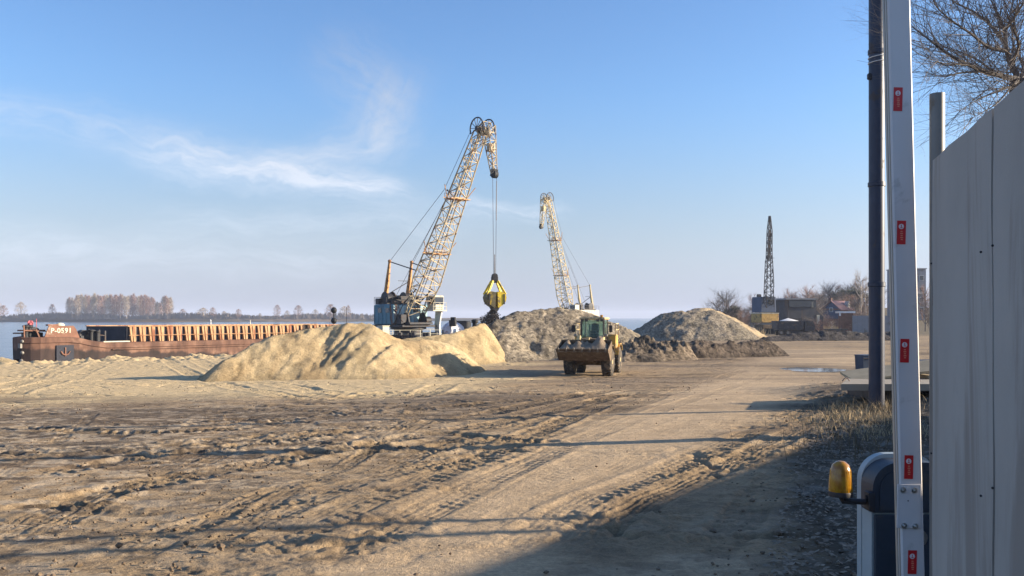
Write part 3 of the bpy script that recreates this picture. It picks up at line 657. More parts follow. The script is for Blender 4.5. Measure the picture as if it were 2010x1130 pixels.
    s = MB(); s.cyl(head + Vector((.35, 0, .1)), (0, 1, 0), .5, .9, 18); s.build('head_sheave', M['black'], t); s = MB(); s.box(tip + Vector((.0, 0, .05)), (.62, .6, .9), Matrix.Rotation(.25, 3, 'Y')); s.cyl(tip + Vector((.1, 0, -.15)), (0, 1, 0), .46, .5, 16); s.build('tip_sheave', M['black'], t)
    hc = head + Vector((.35, 0, .35))
    for y in (-.85, .85):
        k = MB(); c = hc + Vector((0, y, 0)); P = ringpath(c, (0, 1, 0), 1.25, -2.0, 2.0, (0, 0, 1)); k.limb(P, .085, 6)
        for i in range(0, len(P), 3): k.bar(c + (P[i] - c) * .2, P[i], .04)
        k.cyl(c, (0, 1, 0), .28, .14, 12); k.build('rope_guard_hoop', M['dark'], t)
    # ropes and stays
    r = MB()
    for y in (-1.75, 1.75):
        r.bar((px1, y, pz), guide + Vector((0, y * .3, 0)), .028); r.bar(guide + Vector((0, y * .3, 0)), hc + Vector((-1.2, y * .45, -.1)), .028)
        r.bar((px1 + .3, y * .5, rz_ + 1.2), foot + ax * blen * .7 + up * 1.0 + Vector((0, y * .3, 0)), .025)
        r.bar(foot + ax * blen * .7 + up * 1.0 + Vector((0, y * .3, 0)), head + up * .7 + Vector((0, y * .3, 0)), .025)
    r.build('luffing_ropes', M['rope'], t)
    for y in (-1.75, 1.75):
        k = MB(); k.bar((px1, y, pz), foot + ax * 6.2 + up * 1.0 + Vector((0, y * .8, 0)), .085); k.build('boom_stay', M['dark'], t)
    # machinery around the boom foot
    k = MB()
    for y in (-1.3, 1.3): k.prism([(.2, 1.65), (2.4, 1.65), (1.9, 3.2), (1.1, 3.2)], 'y', y - .1, y + .1)
    k.bar((.6, -1.2, rz_), foot + ax * 4 + Vector((0, -1.2, 0)), .09); k.bar((.6, 1.2, rz_), foot + ax * 4 + Vector((0, 1.2, 0)), .09)
    k.box((1.4, -2.0, 2.4), (1.2, .8, 1.2)); k.cyl((2.2, 1.5, 2.2), (0, 1, 0), .55, .8, 14); k.box((2.3, 0, 1.85), (1.6, 3.6, .25))
    k.bar((-.2, -2.75, rz_), (2.4, -2.4, 2.0), .06); k.bar((.5, -2.6, 1.7), (2.2, -2.0, rz_ + .4), .06)
    k.build('boom_mount', M['dark'], t)
    # driver's cab on the side of the boom foot
    cb = MB(); cb.bevbox((2.6, 2.6, rz_ + .2), (1.7, 1.5, 1.9), .08); co_ = cb.build('drivers_cab', M['cream'], t)
    for q in (((3.46, 2.6, rz_ + .45), (.04, 1.25, .95)), ((2.7, 1.84, rz_ + .45), (1.2, .04, .9))): cb = MB(); cb.box(*q); cb.build('window', M['glass'], co_)
    cb = MB(); cb.box((2.6, 2.4, rz_ - .85), (2.6, 2.2, .14)); railing(cb, [(3.8, 1.4, rz_ - .8), (3.8, 3.5, rz_ - .8)], 1, .7, .03); cb.build('cab_balcony', M['cream'], t)
    cb = MB(); cb.prism([(1.9, 1.65), (3.0, 1.65), (3.5, rz_ - .9), (2.1, rz_ - .9)], 'y', 2.9, 3.1); cb.prism([(2.1, 0.0), (3.1, 0.0), (3.0, 1.65), (1.9, 1.65)], 'y', 2.9, 3.1); cb.build('cab_support', M['white'], t)
    tipw = Matrix.Translation(loc) @ Matrix.Rotation(rz, 4, 'Z') @ (tip + Vector((.1, 0, -.5)))
    return t, tipw
c1, tip1 = floating_crane(Vector((-13.8, 118, -.9)), R(-50), 14.1, R(28), M['blue'], 'nearer blue floating crane with a rusty beige boom leaning right', M['ochre'], M['lattice'])
c2, tip2 = floating_crane(Vector(((1123 - CX) / F * 205, 205, -.9)), R(230), 7.6, R(190), M['cream'], 'farther cream crane behind the gravel heap with its boom leaning left', M['lattice_pale'], M['lattice_pale'], False, 27.0, (2.4, -6.0), 2.8)

# grab hanging from the nearer crane
def grab(tip, ztop):
    p = Vector((tip.x, tip.y, ztop)); t = thing('grab_bucket', (p.x, p.y, ztop - 4.6), R(18), 'worn yellow clamshell grab hanging on ropes above the gravel heap', 'grab')
    t.location.z = ztop - 3.6
    z0 = 3.6
    r = MB()
    for q in ((-.12, 0), (.12, 0)): r.bar((q[0], q[1], z0 - .2), (q[0] * 2, q[1], tip.z - t.location.z), .028)
    r.limb([(.2, 0, z0 + 6.6), (.2, 0, z0 + 7.6), (.25, 0, z0 + 11.2)], [.05, .06, .05], 5); r.limb([(0, 0, z0), (0, 0, z0 + 2.6)], [.07, .05], 5); r.build('hoist_ropes', M['rope'], t)
    h = MB(); h.bevbox((0, 0, z0 - .35), (.75, .6, .75), .08); h.cyl((0, 0, z0 + .05), (0, 1, 0), .33, .5, 14); h.build('head_block', M['black'], t)
    for sx in (-1, 1):
        for sy in (-1, 1):
            a = MB(); a.beam((sx * .3, sy * .28, z0 - .5), (sx * 1.10, sy * .78, 1.5), .2, .24); a.build('grab_arm', M['grab'], t)
    for sx in (-1, 1):
        s = MB(); prof = [(.10, 1.75), (.60, 1.85), (1.05, 1.58), (1.20, 1.15), (1.08, .65), (.74, .25), (.28, -.05), (.16, .02)]
        n = len(prof)
        for k in range(n - 1):
            (x0, z_0), (x1, z1) = prof[k], prof[k + 1]
            if k == 0: continue
            s.add([(sx * x0, -.85, z_0), (sx * x1, -.85, z1), (sx * x1, .85, z1), (sx * x0, .85, z_0)], [(0, 1, 2, 3)])
        for y in (-.85, .85): s.prism([(sx * a_, b_) for a_, b_ in prof], 'y', y - .04, y + .04)
        s.build('grab_shell', M['grab'] if sx > 0 else M['grabdark'], t)  # left shell darker than the right
        for y in (-.92, .92): k = MB(); k.box((sx * .9, y, .95), (.14, .08, 1.2)); k.build('shell_rib', M['dark'], t)
        for y in (-.7, -.25, .25, .7): k = MB(); k.prism([(sx * .15, -.12), (sx * .43, .05), (sx * .18, -.42)], 'y', y - .09, y + .09); k.build('grab_tooth', M['dark'], t)
    # gravel pouring out
    rng = random.Random(8); s = MB(); zt = ztop - 3.9; zb = gz(p.x, p.y) + 2.3
    for i in range(1500):
        f = rng.random() ** .8; spread = .35 + 1.0 * f; z = zt + (zb - zt) * f; r_ = rng.uniform(.04, .11)
        s.box((p.x + rng.gauss(-.15 - .55 * f, spread * .55), p.y + rng.gauss(0, spread * .5), z), (r_, r_ * 1.3, r_), Matrix.Rotation(rng.uniform(0, 3), 3, Vector((rng.random(), rng.random(), .5)).normalized()))
    tag(s.build('falling_gravel', soil_mat('falling_stones', False, (.07, .062, .058), .02), fix=False), 'dark gravel pouring from the open yellow grab', 'gravel', kind='stuff')
grab(tip1, 6.5)

# ------------------------------------------------------------------ crawler crane at the right
def crawler_crane():
    p = base_at(1502, 185); t = thing('crawler_crane', p, R(-78), 'slim dark crane with an upright lattice boom on an ochre undercarriage', 'crane')
    k = MB()
    for y in (-1.35, 1.35):
        k.prism([(-2.2, .35), (-1.8, 0), (1.8, 0), (2.2, .35), (2.2, .75), (1.8, 1.05), (-1.8, 1.05), (-2.2, .75)], 'y', y - .42, y + .42)
    k.build('crawler_track', M['black'], t)
    k = MB(); k.bevbox((0, 0, 1.5), (3.8, 3.0, .8), .08); k.build('lower_frame', M['loaderdirt'], t)
    k = MB(); k.bevbox((-.2, 0, 3.3), (4.6, 3.9, 1.9), .1); k.build('undercarriage', M['underc'], t)
    k = MB(); k.box((-.2, 0, 4.3), (4.7, 4.0, .14)); k.build('deck_rim', M['cream'], t)
    k = MB(); k.bevbox((-.6, 0, 6.1), (4.0, 3.4, 3.2), .1); hh = k.build('machinery_house', M['gable'], t)
    k = MB(); k.box((1.42, .5, 6.6), (.06, 1.2, 1.0)); k.build('window', M['glass'], hh)
    k = MB(); k.box((.2, 1.75, 6.2), (.9, .06, 1.9)); k.build('white_door', M['white'], hh)
    k = MB(); k.bar((-1.5, .8, 7.7), (-1.5, .8, 8.7), .1); k.build('roof_mast', M['dark'], t); k = MB(); k.cyl((-.4, -1.2, 7.9), (0, 1, 0), .4, .7, 12); k.build('roof_winch', M['dark'], t)
    b = MB(); f0 = Vector((1.7, -.1, 5.6)); f1 = Vector((3.4, -.95, 15.0)); f2 = Vector((4.4, -1.35, 21.0)); f3 = Vector((4.8, -1.55, 24.0))
    lattice(b, f0, f1, 1.75, 1.1, 1.2, 1.0, Vector((-1, 0, 0)), 9, .085, .06); lattice(b, f1, f2, .9, .75, .9, .8, Vector((-1, 0, 0)), 8, .085, .075); lattice(b, f2, f3, .75, .25, .8, .3, Vector((-1, 0, 0)), 4, .08, .06)
    bo = b.build('boom', M['dark'], t)
    k = MB(); k.box((f1 + f2) / 2, (.25, .3, 5.6), Matrix.Rotation(.16, 3, 'Y')); k.bar(f1 + Vector((0, -.4, .6)), f1 + Vector((0, 1.2, .6)), .06); k.build('inner_jib', M['dark'], bo)
    k = MB(); k.bar(f3, (-1.5, .8, 8.7), .03); k.bar(f3 + Vector((.2, 0, 0)), (5.0, -.6, 9.5), .03); k.build('ropes', M['rope'], t)
crawler_crane()

# ------------------------------------------------------------------ barge
def barge():
    t = thing('barge', (-43, 77, WATER), math.atan2(.788, .615), 'long rusty hopper barge numbered P-0591 moored behind the sand bank', 'barge'); Lb = 41.0; B = 9.4
    def deck(x): return 3.25 - .6 * float(sst(4.5, 8.0, np.array(x)))
    h = MB(); secs = []
    xs = [.7, .85, 1.3, 2.0, 3.2, 4.5, 5.5, 6.5, 8.0, 12, 20, 30, 36, Lb]
    for x in xs:
        zb = 1.5 - .72 * x if x < 2.9 else -.6
        ins = .8 * max(0, 1 - (x - .7) / 1.8) ** 2; bt = .35
        dk = deck(x); fy = float(np.interp(x, [0, .8, 3.0, 5.0], [1.5, 2.6, 6.6, B]))
        secs.append([(x, ins, zb + bt if zb > -.5 else zb), (x, ins - .0, dk - .55), (x, ins - .09, dk - .5), (x, ins - .09, dk - .05), (x, ins + .05, dk), (x, fy, dk), (x, fy + .09, dk - .05), (x, fy + .09, dk - .5), (x, fy, zb + bt if zb > -.5 else zb)])
    n = 9; vs = [q for s_ in secs for q in s_]; fs = []
    for i in range(len(secs) - 1):
        for k in range(n): l = (k + 1) % n; fs.append((i * n + k, i * n + l, i * n + n + l, i * n + n + k))
    fs += [tuple(range(n)), tuple(range((len(secs) - 1) * n, len(secs) * n))]
    h.add(vs, fs); hull = h.build('hull', M['hull'], t)
    k = MB(); k.box((4.1, -.04, 1.75), (1.55, .14, 1.5)); k.build('anchor_pocket_shade', M['shadehull'], hull)  # solid dark patch standing in for the shaded recess
    k = MB(); k.box((4.1, -.16, .92), (1.7, .1, .14)); k.bar((4.1, -.13, 1.5), (4.1, -.13, 2.3), .07); k.limb([(3.7, -.14, 1.95), (3.85, -.16, 1.7), (4.1, -.16, 1.6), (4.35, -.16, 1.7), (4.5, -.14, 1.95)], .07, 6); k.build('anchor', M['deckrust'], hull)
    k = MB(); k.bar((.75, .6, 1.2), (2.3, .0, .0), .07); k.sphere((.72, .7, 1.9), .17, 8); k.sphere((.72, .7, 2.9), .16, 8); k.sphere((.7, .8, 1.2), .16, 8); k.box((.72, 1.0, 2.5), (.25, .5, .4)); k.build('bow_fairlead', M['pipe'], hull)
    k = MB(); k.box((24.5, -.12, 2.0), (32, .07, .12)); k.box((24.5, -.1, 1.0), (32, .05, .1)); k.build('rubbing_strake', M['hull'], hull)
    # cargo hold: side walls with stakes
    x0, x1, y0, y1, zt, zd = 10.4, 40.2, .75, B - .75, 4.12, 2.66
    fr = MB(); fr.box((x0 - .05, (y0 + y1) / 2, (zt + zd) / 2), (.1, y1 - y0 - .2, zt - zd)); fr.build('hold_front_wall', M['shadehull'], t)
    for nm, y in (('near', y0), ('far', y1)):
        c = MB(); c.box(((x0 + x1) / 2, y, (zt + zd) / 2), (x1 - x0, .08, zt - zd)); wall = c.build('hold_side_wall', M['shadehull'], t)  # wall coloured darker for the shade between the stakes
        s = MB(); sg = -1 if nm == 'near' else 1; x = x0 + .15
        while x < x1:
            s.add([(x, y + sg * .17, zt), (x + .68, y + sg * .17, zt), (x + .56, y + sg * .36, zd), (x + .12, y + sg * .36, zd), (x, y + sg * .045, zt), (x + .68, y + sg * .045, zt), (x + .56, y + sg * .045, zd), (x + .12, y + sg * .045, zd)], [(0, 1, 2, 3), (7, 6, 5, 4), (0, 3, 7, 4), (1, 5, 6, 2), (0, 4, 5, 1), (3, 2, 6, 7)])
            s.prism([(y + sg * .17, zt), (y + sg * .24, zt), (y + sg * .43, zd), (y + sg * .36, zd)], 'x', x + .31, x + .36); x += .98
        s.box(((x0 + x1) / 2, y + sg * .33, zd + .62), (x1 - x0, .1, .06)); s.box(((x0 + x1) / 2, y + sg * .08, zt + .04), (x1 - x0 + .1, .3, .09)); s.build('wall_stakes', M['coam'], wall)
    fl = MB(); fl.box(((x0 + x1) / 2, B / 2, .6), (x1 - x0, y1 - y0, .1)); fl.build('hold_floor', M['shadehull'], t)
    # name board and deck gear
    nb = MB(); nb.prism([(2.45, 3.2), (5.6, 3.15), (5.3, 3.9), (5.05, 4.25), (2.85, 4.25)], 'y', .3, .42); nb.box((3.2, .5, 4.32), (.9, .5, .14)); board = nb.build('name_board', M['deckrust'], t)
    cu = bpy.data.curves.new('number', 'FONT'); cu.body = 'P-0591'; cu.size = .62; cu.extrude = .012; cu.offset = .014; cu.space_character = 1.08; tmp = bpy.data.objects.new('tmp', cu); C.objects.link(tmp); bpy.context.view_layer.update()
    me = bpy.data.meshes.new_from_object(tmp.evaluated_get(bpy.context.evaluated_depsgraph_get())); bpy.data.objects.remove(tmp); me.materials.clear(); me.materials.append(M['cream'])
    nt_ = bpy.data.objects.new('painted_number', me); C.objects.link(nt_); nt_.parent = board; nt_.location = (2.98, .285, 3.62); nt_.rotation_euler = (R(90), 0, 0)
    k = MB(); k.sphere((4.0, .7, 4.3), .33, 8, (1.2, 1, .7)); k.build('vent_cowl', M['cream'], t)
    for i, (x, y) in enumerate(((1.25, 1.2), (1.7, 1.5), (3.3, 5.6), (3.8, 6.4), (2.9, 4.3), (6.8, .6), (7.4, .6))):
        k = MB(); z = deck(x); k.lathe([(.22, z), (.19, z + .1), (.19, z + .85), (.28, z + .9), (.28, z + 1.05), (.1, z + 1.1)], (x, y, 0), 'z', 10); k.build('bollard', M['black'], t)
    k = MB(); k.box((1.8, 2.2, 3.6), (2.4, .1, .12)); k.bar((1.0, .9, 3.2), (.95, .9, 4.3), .07); k.bar((2.2, .7, 3.2), (1.9, .7, 3.95), .08); k.bar((.95, .9, 3.85), (3.0, .9, 3.75), .06); k.box((1.9, 1.6, 3.85), (1.9, 1.2, .12)); k.build('bow_rail', M['deckrust'], t)
    k = MB(); k.cyl((2.4, 2.6, 3.75), (0, 1, 0), .4, 1.2, 14); k.box((2.4, 2.6, 3.45), (1.2, 1.6, .4)); k.build('anchor_winch', M['dark'], t)
    k = MB(); k.bevbox((2.6, 3.4, 3.95), (.35, .3, 1.2), .05); k.cyl((2.6, 3.4, 4.5), (0, 1, 0), .26, .08, 14); k.bar((2.95, 3.0, 3.3), (2.95, 3.0, 4.9), .035); k.build('winch_brake', M['redpaint'], t)
    k = MB()
    for x in (7.2, 8.2): k.bar((x, .7, deck(x)), (x, .7, deck(x) + 1.1), .09); k.bar((x, 1.8, deck(x)), (x, 1.8, deck(x) + 1.2), .08)
    k.bar((7.2, .7, 3.4), (8.2, .7, 3.3), .06); k.cyl((6.4, 1.4, 3.4), (0, 1, 0), .45, .7, 14); k.box((6.6, 1.4, 3.1), (1.2, 1.0, .4)); k.build('deck_fittings', M['dark'], t)
    k = MB(); k.box((9.1, .55, 2.72), (2.6, .7, .1)); k.build('walkway_plank', M['cream'], t)
    # signal mast near the stern
    m_ = MB(); m_.bar((38.5, 3.4, zd), (38.5, 3.4, 6.2), .07, 8); m_.build('signal_mast', M['dark'], t)
    for z in (4.6, 5.9): k = MB(); k.sphere((38.5, 3.4, z), .38, 10); k.build('signal_ball', M['black'], t)
    k = MB(); k.bar((40.2, 3.0, zd), (40.2, 3.0, 6.3), .035, 6); k.build('antenna', M['dark'], t)
barge()

# ------------------------------------------------------------------ wheel loader
def wheel_loader():
    X = 5.0; Y = 54.2; t = thing('wheel_loader', (X, Y, gz(X, Y) - .02), R(-90 - 15), 'dusty yellow wheel loader with its bucket curled up full of soil', 'loader')
    wr = .80
    def wheel(x, y):
        wmb = MB(); s = 1 if y > 0 else -1
        prof = [(.42, -.29), (.62, -.31), (.76, -.27), (wr, -.2), (wr, .2), (.76, .27), (.62, .31), (.42, .29)]
        wmb.lathe(prof, (x, y, wr), 'y', 28)
        for k in range(22):
            a = 2 * math.pi * k / 22
            for sg in (-1, 1): wmb.box((x + math.cos(a + sg * .06) * wr, y + sg * .13, wr + math.sin(a + sg * .06) * wr), (.07, .26, .085), Matrix.Rotation(-a, 3, 'Y') @ Matrix.Rotation(sg * .5, 3, 'X'))
        wo = wmb.build('wheel', M['tyre'], t)
        r = MB(); r.lathe([(.42, -.02), (.40, .05), (.3, .02), (.26, -.03), (.14, -.03), (.14, .05), (.02, .06)], (0, 0, 0), 'y', 22)
        for q in range(len(r.v)): a_, b_, c_ = r.v[q]; r.v[q] = (a_ + x, y + s * (b_ + .24), c_ + wr)
        r.build('rim', M['arm'], wo)
    for x in (1.65, -1.65):
        for y in (1.12, -1.12): wheel(x, y)
    b = MB(); b.bevbox((1.3, 0, 1.15), (1.9, 1.1, .9), .1); b.prism([(.6, 1.5), (2.2, 1.5), (1.9, 2.15), (1.1, 2.2)], 'y', -.42, .42); b.cyl((1.65, 0, wr), (0, 1, 0), .2, 1.8, 12); b.build('front_frame', M['loaderdirt'], t)
    b = MB(); b.bevbox((-1.6, 0, 1.15), (3.3, 1.15, .8), .1); b.cyl((-1.65, 0, wr), (0, 1, 0), .2, 1.8, 12); b.cyl((0, 0, 1.2), (0, 0, 1), .3, 1.2, 12); b.build('rear_frame', M['dark'], t)
    b = MB(); b.prism([(-.75, 1.5), (-.75, 2.25), (-3.0, 2.15), (-3.35, 1.9), (-3.35, 1.2), (-2.9, 1.1)], 'y', -.8, .8); hood = b.build('engine_hood', M['loader'], t)
    b = MB(); 
    for i in range(5): b.box((-1.9 - i * .2, .81, 1.85), (.1, .03, .4))
    b.build('vent_grille', M['dark'], hood)
    b = MB(); b.bevbox((-3.45, 0, 1.05), (.5, 2.2, .8), .1); b.build('counterweight', M['dark'], t)
    b = MB(); b.bar((-1.5, -.5, 2.2), (-1.5, -.5, 3.0), .07, 8); b.build('exhaust_pipe', M['dark'], t)
    for y in (1.12, -1.12):
        f = MB(); pts = [(-1.65 + math.cos(a) * 1.0, wr + math.sin(a) * 1.0) for a in [R(20 + i * 14) for i in range(10)]]
        for (a0, c0), (a1, c1) in zip(pts[:-1], pts[1:]): f.beam((a0, y, c0), (a1, y, c1), .62, .05)
        f.build('rear_fender', M['loader'], t)
        f = MB(); pts = [(1.65 + math.cos(a) * 1.0, wr + math.sin(a) * 1.0) for a in [R(50 + i * 14) for i in range(8)]]
        for (a0, c0), (a1, c1) in zip(pts[:-1], pts[1:]): f.beam((a0, y, c0), (a1, y, c1), .6, .05)
        f.build('front_fender', M['loaderdirt'], t)
        f = MB(); s = 1 if y > 0 else -1
        f.bevbox((-.95, s * 1.0, 1.95), (.75, .6, .85), .06); f.build('side_tank', M['loader'], t)
        f = MB(); railing(f, [(-.6, s * 1.25, 2.3), (-1.9, s * 1.25, 2.3)], .75, .65, .03); f.build('handrail', M['arm'], t)
        f = MB()
        for z in (.55, .9, 1.25): f.box((-.35, s * 1.05, z), (.5, .35, .05))
        f.beam((-.58, s * 1.05, .5), (-.58, s * 1.05, 1.6), .05, .3); f.build('step', M['dark'], t)
    c = MB(); c.bevbox((-.25, 0, 1.85), (1.5, 1.5, .55), .06); 
    for x, y in ((.45, .7), (.45, -.7), (-.95, .7), (-.95, -.7)): c.beam((x, y, 2.0), (x - .06, y * .95, 3.3), .09, .09)
    c.box((-.28, .69, 2.4), (.07, .07, .9)); cabo = c.build('cab', M['dark'], t)
    c = MB(); c.box((.44, 0, 2.75), (.02, 1.26, 1.05), Matrix.Rotation(-.045, 3, 'Y')); c.build('windscreen', M['cabglass'], cabo)
    for y in (.685, -.685): c = MB(); c.box((-.25, y, 2.72), (1.28, .02, 1.08)); c.build('side_window', M['cabglass'], cabo)
    c = MB(); c.box((-.98, 0, 2.72), (.02, 1.2, 1.05)); c.build('rear_window', M['cabglass'], cabo)
    c = MB(); c.bevbox((-.28, 0, 3.36), (1.75, 1.6, .15), .05); ro = c.build('cab_roof', M['arm'], t)
    c = MB(); c.cyl((-.5, .4, 3.5), (0, 0, 1), .09, .16, 10); c.build('roof_beacon', M['amber'], ro)
    for y in (-.6, -.35, .35, .6): c = MB(); c.box((.62, y, 3.25), (.1, .18, .14)); c.build('work_light', M['glass'], ro)
    c = MB(); c.bevbox((-.35, 0, 2.25), (.5, .5, .5), .06); c.bevbox((-.55, 0, 2.7), (.14, .48, .7), .05); c.cyl((.1, 0, 2.55), (-.5, 0, 1), .19, .04, 14); c.build('driver_seat', M['black'], t)
    for s in (-1, 1):
        c = MB(); c.bar((.45, s * .72, 3.1), (.62, s * 1.12, 3.05), .025); c.bar((.62, s * 1.12, 3.1), (.62, s * 1.12, 2.5), .02); c.bevbox((.63, s * 1.14, 2.75), (.08, .22, .42), .03); c.build('mirror', M['black'], t)
        c = MB(); c.bar((.95, s * .62, 2.1), (1.0, s * .9, 2.35), .04); c.bevbox((1.05, s * .92, 2.36), (.14, .20, .16), .03); c.build('headlight', M['pipe'], t)
        a = MB(); a.prism([(.75, 2.2), (1.05, 2.38), (2.0, 1.75), (2.75, 1.35), (2.75, .95), (2.3, 1.05), (1.5, 1.55), (.9, 1.9)], 'y', s * .72 - .09, s * .72 + .09); a.build('lift_arm', M['arm'], t)
        a = MB(); a.bar((.5, s * .5, 1.2), (1.9, s * .55, 1.55), .07, 8); a.build('lift_cylinder', M['pipe'], t)
    a = MB(); a.bar((1.0, 0, 2.15), (2.3, 0, 2.0), .08, 8); a.box((2.1, 0, 1.7), (.16, .2, 1.1)); a.bar((2.1, 0, 1.25), (2.75, 0, 1.5), .06, 8); a.build('tilt_linkage', M['arm'], t)
    # bucket, curled back
    th = R(38); ca, sa = math.cos(th), math.sin(th); hinge = Vector((2.75, 0, 1.0))
    def tr(x, z): return (hinge.x + x * ca - z * sa, hinge.z + x * sa + z * ca)
    prof = [(1.35, -.32), (.75, -.36), (.3, -.32), (.05, -.12), (0, .2), (.06, .55), (.28, .85), (.5, .95)]
    inner = [(p[0] + .04, p[1] + .05) for p in prof]; bk = MB(); Wd = 1.5
    for k in range(len(prof) - 1):
        a_, b_ = tr(*prof[k]), tr(*prof[k + 1]); c_, d_ = tr(*inner[k]), tr(*inner[k + 1])
        bk.prism([a_, b_, d_, c_], 'y', -Wd, Wd)
    for y in (-Wd, Wd - .05): bk.prism([tr(*p) for p in prof] + [tr(.85, .45)], 'y', y, y + .05)
    bko = bk.build('bucket', M['loaderdirt'], t)
    lp = MB(); q0, q1 = tr(1.2, -.335), tr(1.42, -.335); lp.beam((q0[0], -Wd, q0[1]), (q0[0], Wd, q0[1]), .2, .06); lp.build('bucket_lip', M['loaderdirt'], bko)
    for i in range(7):
        y = -Wd + .15 + i * (2 * Wd - .3) / 6; k = MB(); a_ = tr(1.2, -.33); b_ = tr(1.56, -.32); k.limb([(a_[0], y, a_[1]), (b_[0], y, b_[1])], [.085, .035], 4, True, False); k.build('bucket_tooth', M['pipe'], bko)
    # load of soil in the bucket
    ng = 44; vs = []; fs = []
    for i in range(ng):
        for j in range(12):
            y = -Wd + .08 + (2 * Wd - .16) * i / (ng - 1); xx = .1 + 1.15 * j / 11; e = min(1, min(i, ng - 1 - i) / 7) * math.sin(math.pi * j / 11)
            lift = e * (.70 + .28 * math.sin(y * 2.1 - 1.2) + .75 * fbm(np.array([y * 2.6]), np.array([xx * 3.1]), 3, 3)[0]) ; base = .85 - 1.05 * j / 11
            q = tr(xx, base + lift * .75); vs.append((q[0], y, q[1]))
    for i in range(ng - 1):
        for j in range(11): fs.append((i * 12 + j, i * 12 + j + 1, i * 12 + 12 + j + 1, i * 12 + 12 + j))
    s = MB(); s.add(vs, fs, True); o = s.build('bucket_load', soil_mat('bucket_soil', False, (.24, .185, .13), .06, 1.2))
    o.matrix_world = Matrix.Translation(t.location) @ Matrix.Rotation(t.rotation_euler.z, 4, 'Z'); tag(o, 'heaped brown soil carried in the bucket of the yellow loader', 'soil')
wheel_loader()

# mixer-like vehicle right of the crane, only its round back in view
def drum_truck():
    p = at(890, 640, 104); t = thing('drum_truck', (p.x, p.y, -2.2), R(78), 'pale round-backed drum truck parked right of the blue crane', 'truck'); z0 = 0
    k = MB(); k.lathe([(.45, -2.3), (.95, -1.5), (1.22, -.4), (1.22, .8), (.8, 2.0)], (0, 0, 0), 'x', 22)
    for i in range(len(k.v)): a, b, c = k.v[i]; k.v[i] = (a, b, c + 2.2 - a * .12)
    k.build('mixing_drum', M['silver'], t)
    k = MB(); k.box((0, 0, .95), (7.2, .9, .25)); k.box((-1.9, .75, 1.7), (.12, .12, 1.6)); k.box((-1.9, -.75, 1.7), (.12, .12, 1.6)); k.build('chassis', M['dark'], t)
    k = MB(); k.prism([(-2.8, 3.6), (-1.9, 3.6), (-2.1, 2.9), (-2.6, 2.9)], 'y', -.95, -.25); k.box((-2.2, -.6, 3.7), (.5, .5, .5)); k.build('hopper', M['black'], t)
    k = MB(); k.prism([(-3.0, 1.2), (-2.6, 1.2), (-2.2, 2.6), (-2.6, 2.6)], 'y', -1.1, -.7); k.build('chute', M['white'], t)
    k = MB(); k.bevbox((3.2, 0, 2.2), (1.8, 2.3, 2.6), .15); cb = k.build('cab', M['black'], t); k = MB(); k.box((4.11, 0, 2.6), (.03, 2.0, .9)); k.build('window', M['glass'], cb)
    for x in (2.9, -1.0, -2.2):
        for y in (-1.0, 1.0): k = MB(); k.cyl((x, y, .5), (0, 1, 0), .5, .32, 18); k.build('wheel', M['tyre'], t)
    q = at(932, 640, 72); t2 = thing('mooring_post', (q.x, q.y, q.z - .6), 0, 'short black mooring post poking out of the sand left of the grab', 'post'); k = MB(); k.lathe([(.22, -.3), (.2, .5), (.28, .55), (.28, .75), (.12, .82)], (0, 0, .35), 'z', 12); k.build('post', M['black'], t2); k = MB(); k.lathe([(.34, -.5), (.34, .12)], (0, 0, .3), 'z', 12); k.build('collar', M['deckrust'], t2)
drum_truck()

# ------------------------------------------------------------------ buildings and vehicles at the far right
def dark_shed():
    p = base_at(1560, 192); t = thing('storage_shed', p, R(8), 'dark flat roofed shed right of the slim dark crane', 'shed')
    k = MB(); k.box((0, 0, 3.6), (6.4, 7, 7.2)); k.build('wall', M['darkshed'], t)
    k = MB(); k.box((-.2, 0, 7.35), (7.2, 7.6, .3)); k.build('roof', M['wallgrey'], t)
    k = MB(); k.box((0, -3.6, 6.3), (6.0, .2, 1.3)); k.build('window_band', M['glass'], t)
    for q in (((2.3, -3.62, 6.2), (.4, .16, 1.2)), ((3.6, -3.4, 3.0), (.6, .3, 1.9))): k = MB(); k.box(*q); k.build('white_panel', M['cream'], t)
    k = MB(); k.prism([(3.2, 0), (5.0, 0), (5.0, 3.6), (3.2, 5.2)], 'y', -3, 3); k.build('lean_to', M['darkshed'], t)
    k = MB(); k.box((-1.4, -3.55, 1.7), (2.6, .14, 3.2)); k.build('door', M['dark'], t)
dark_shed()
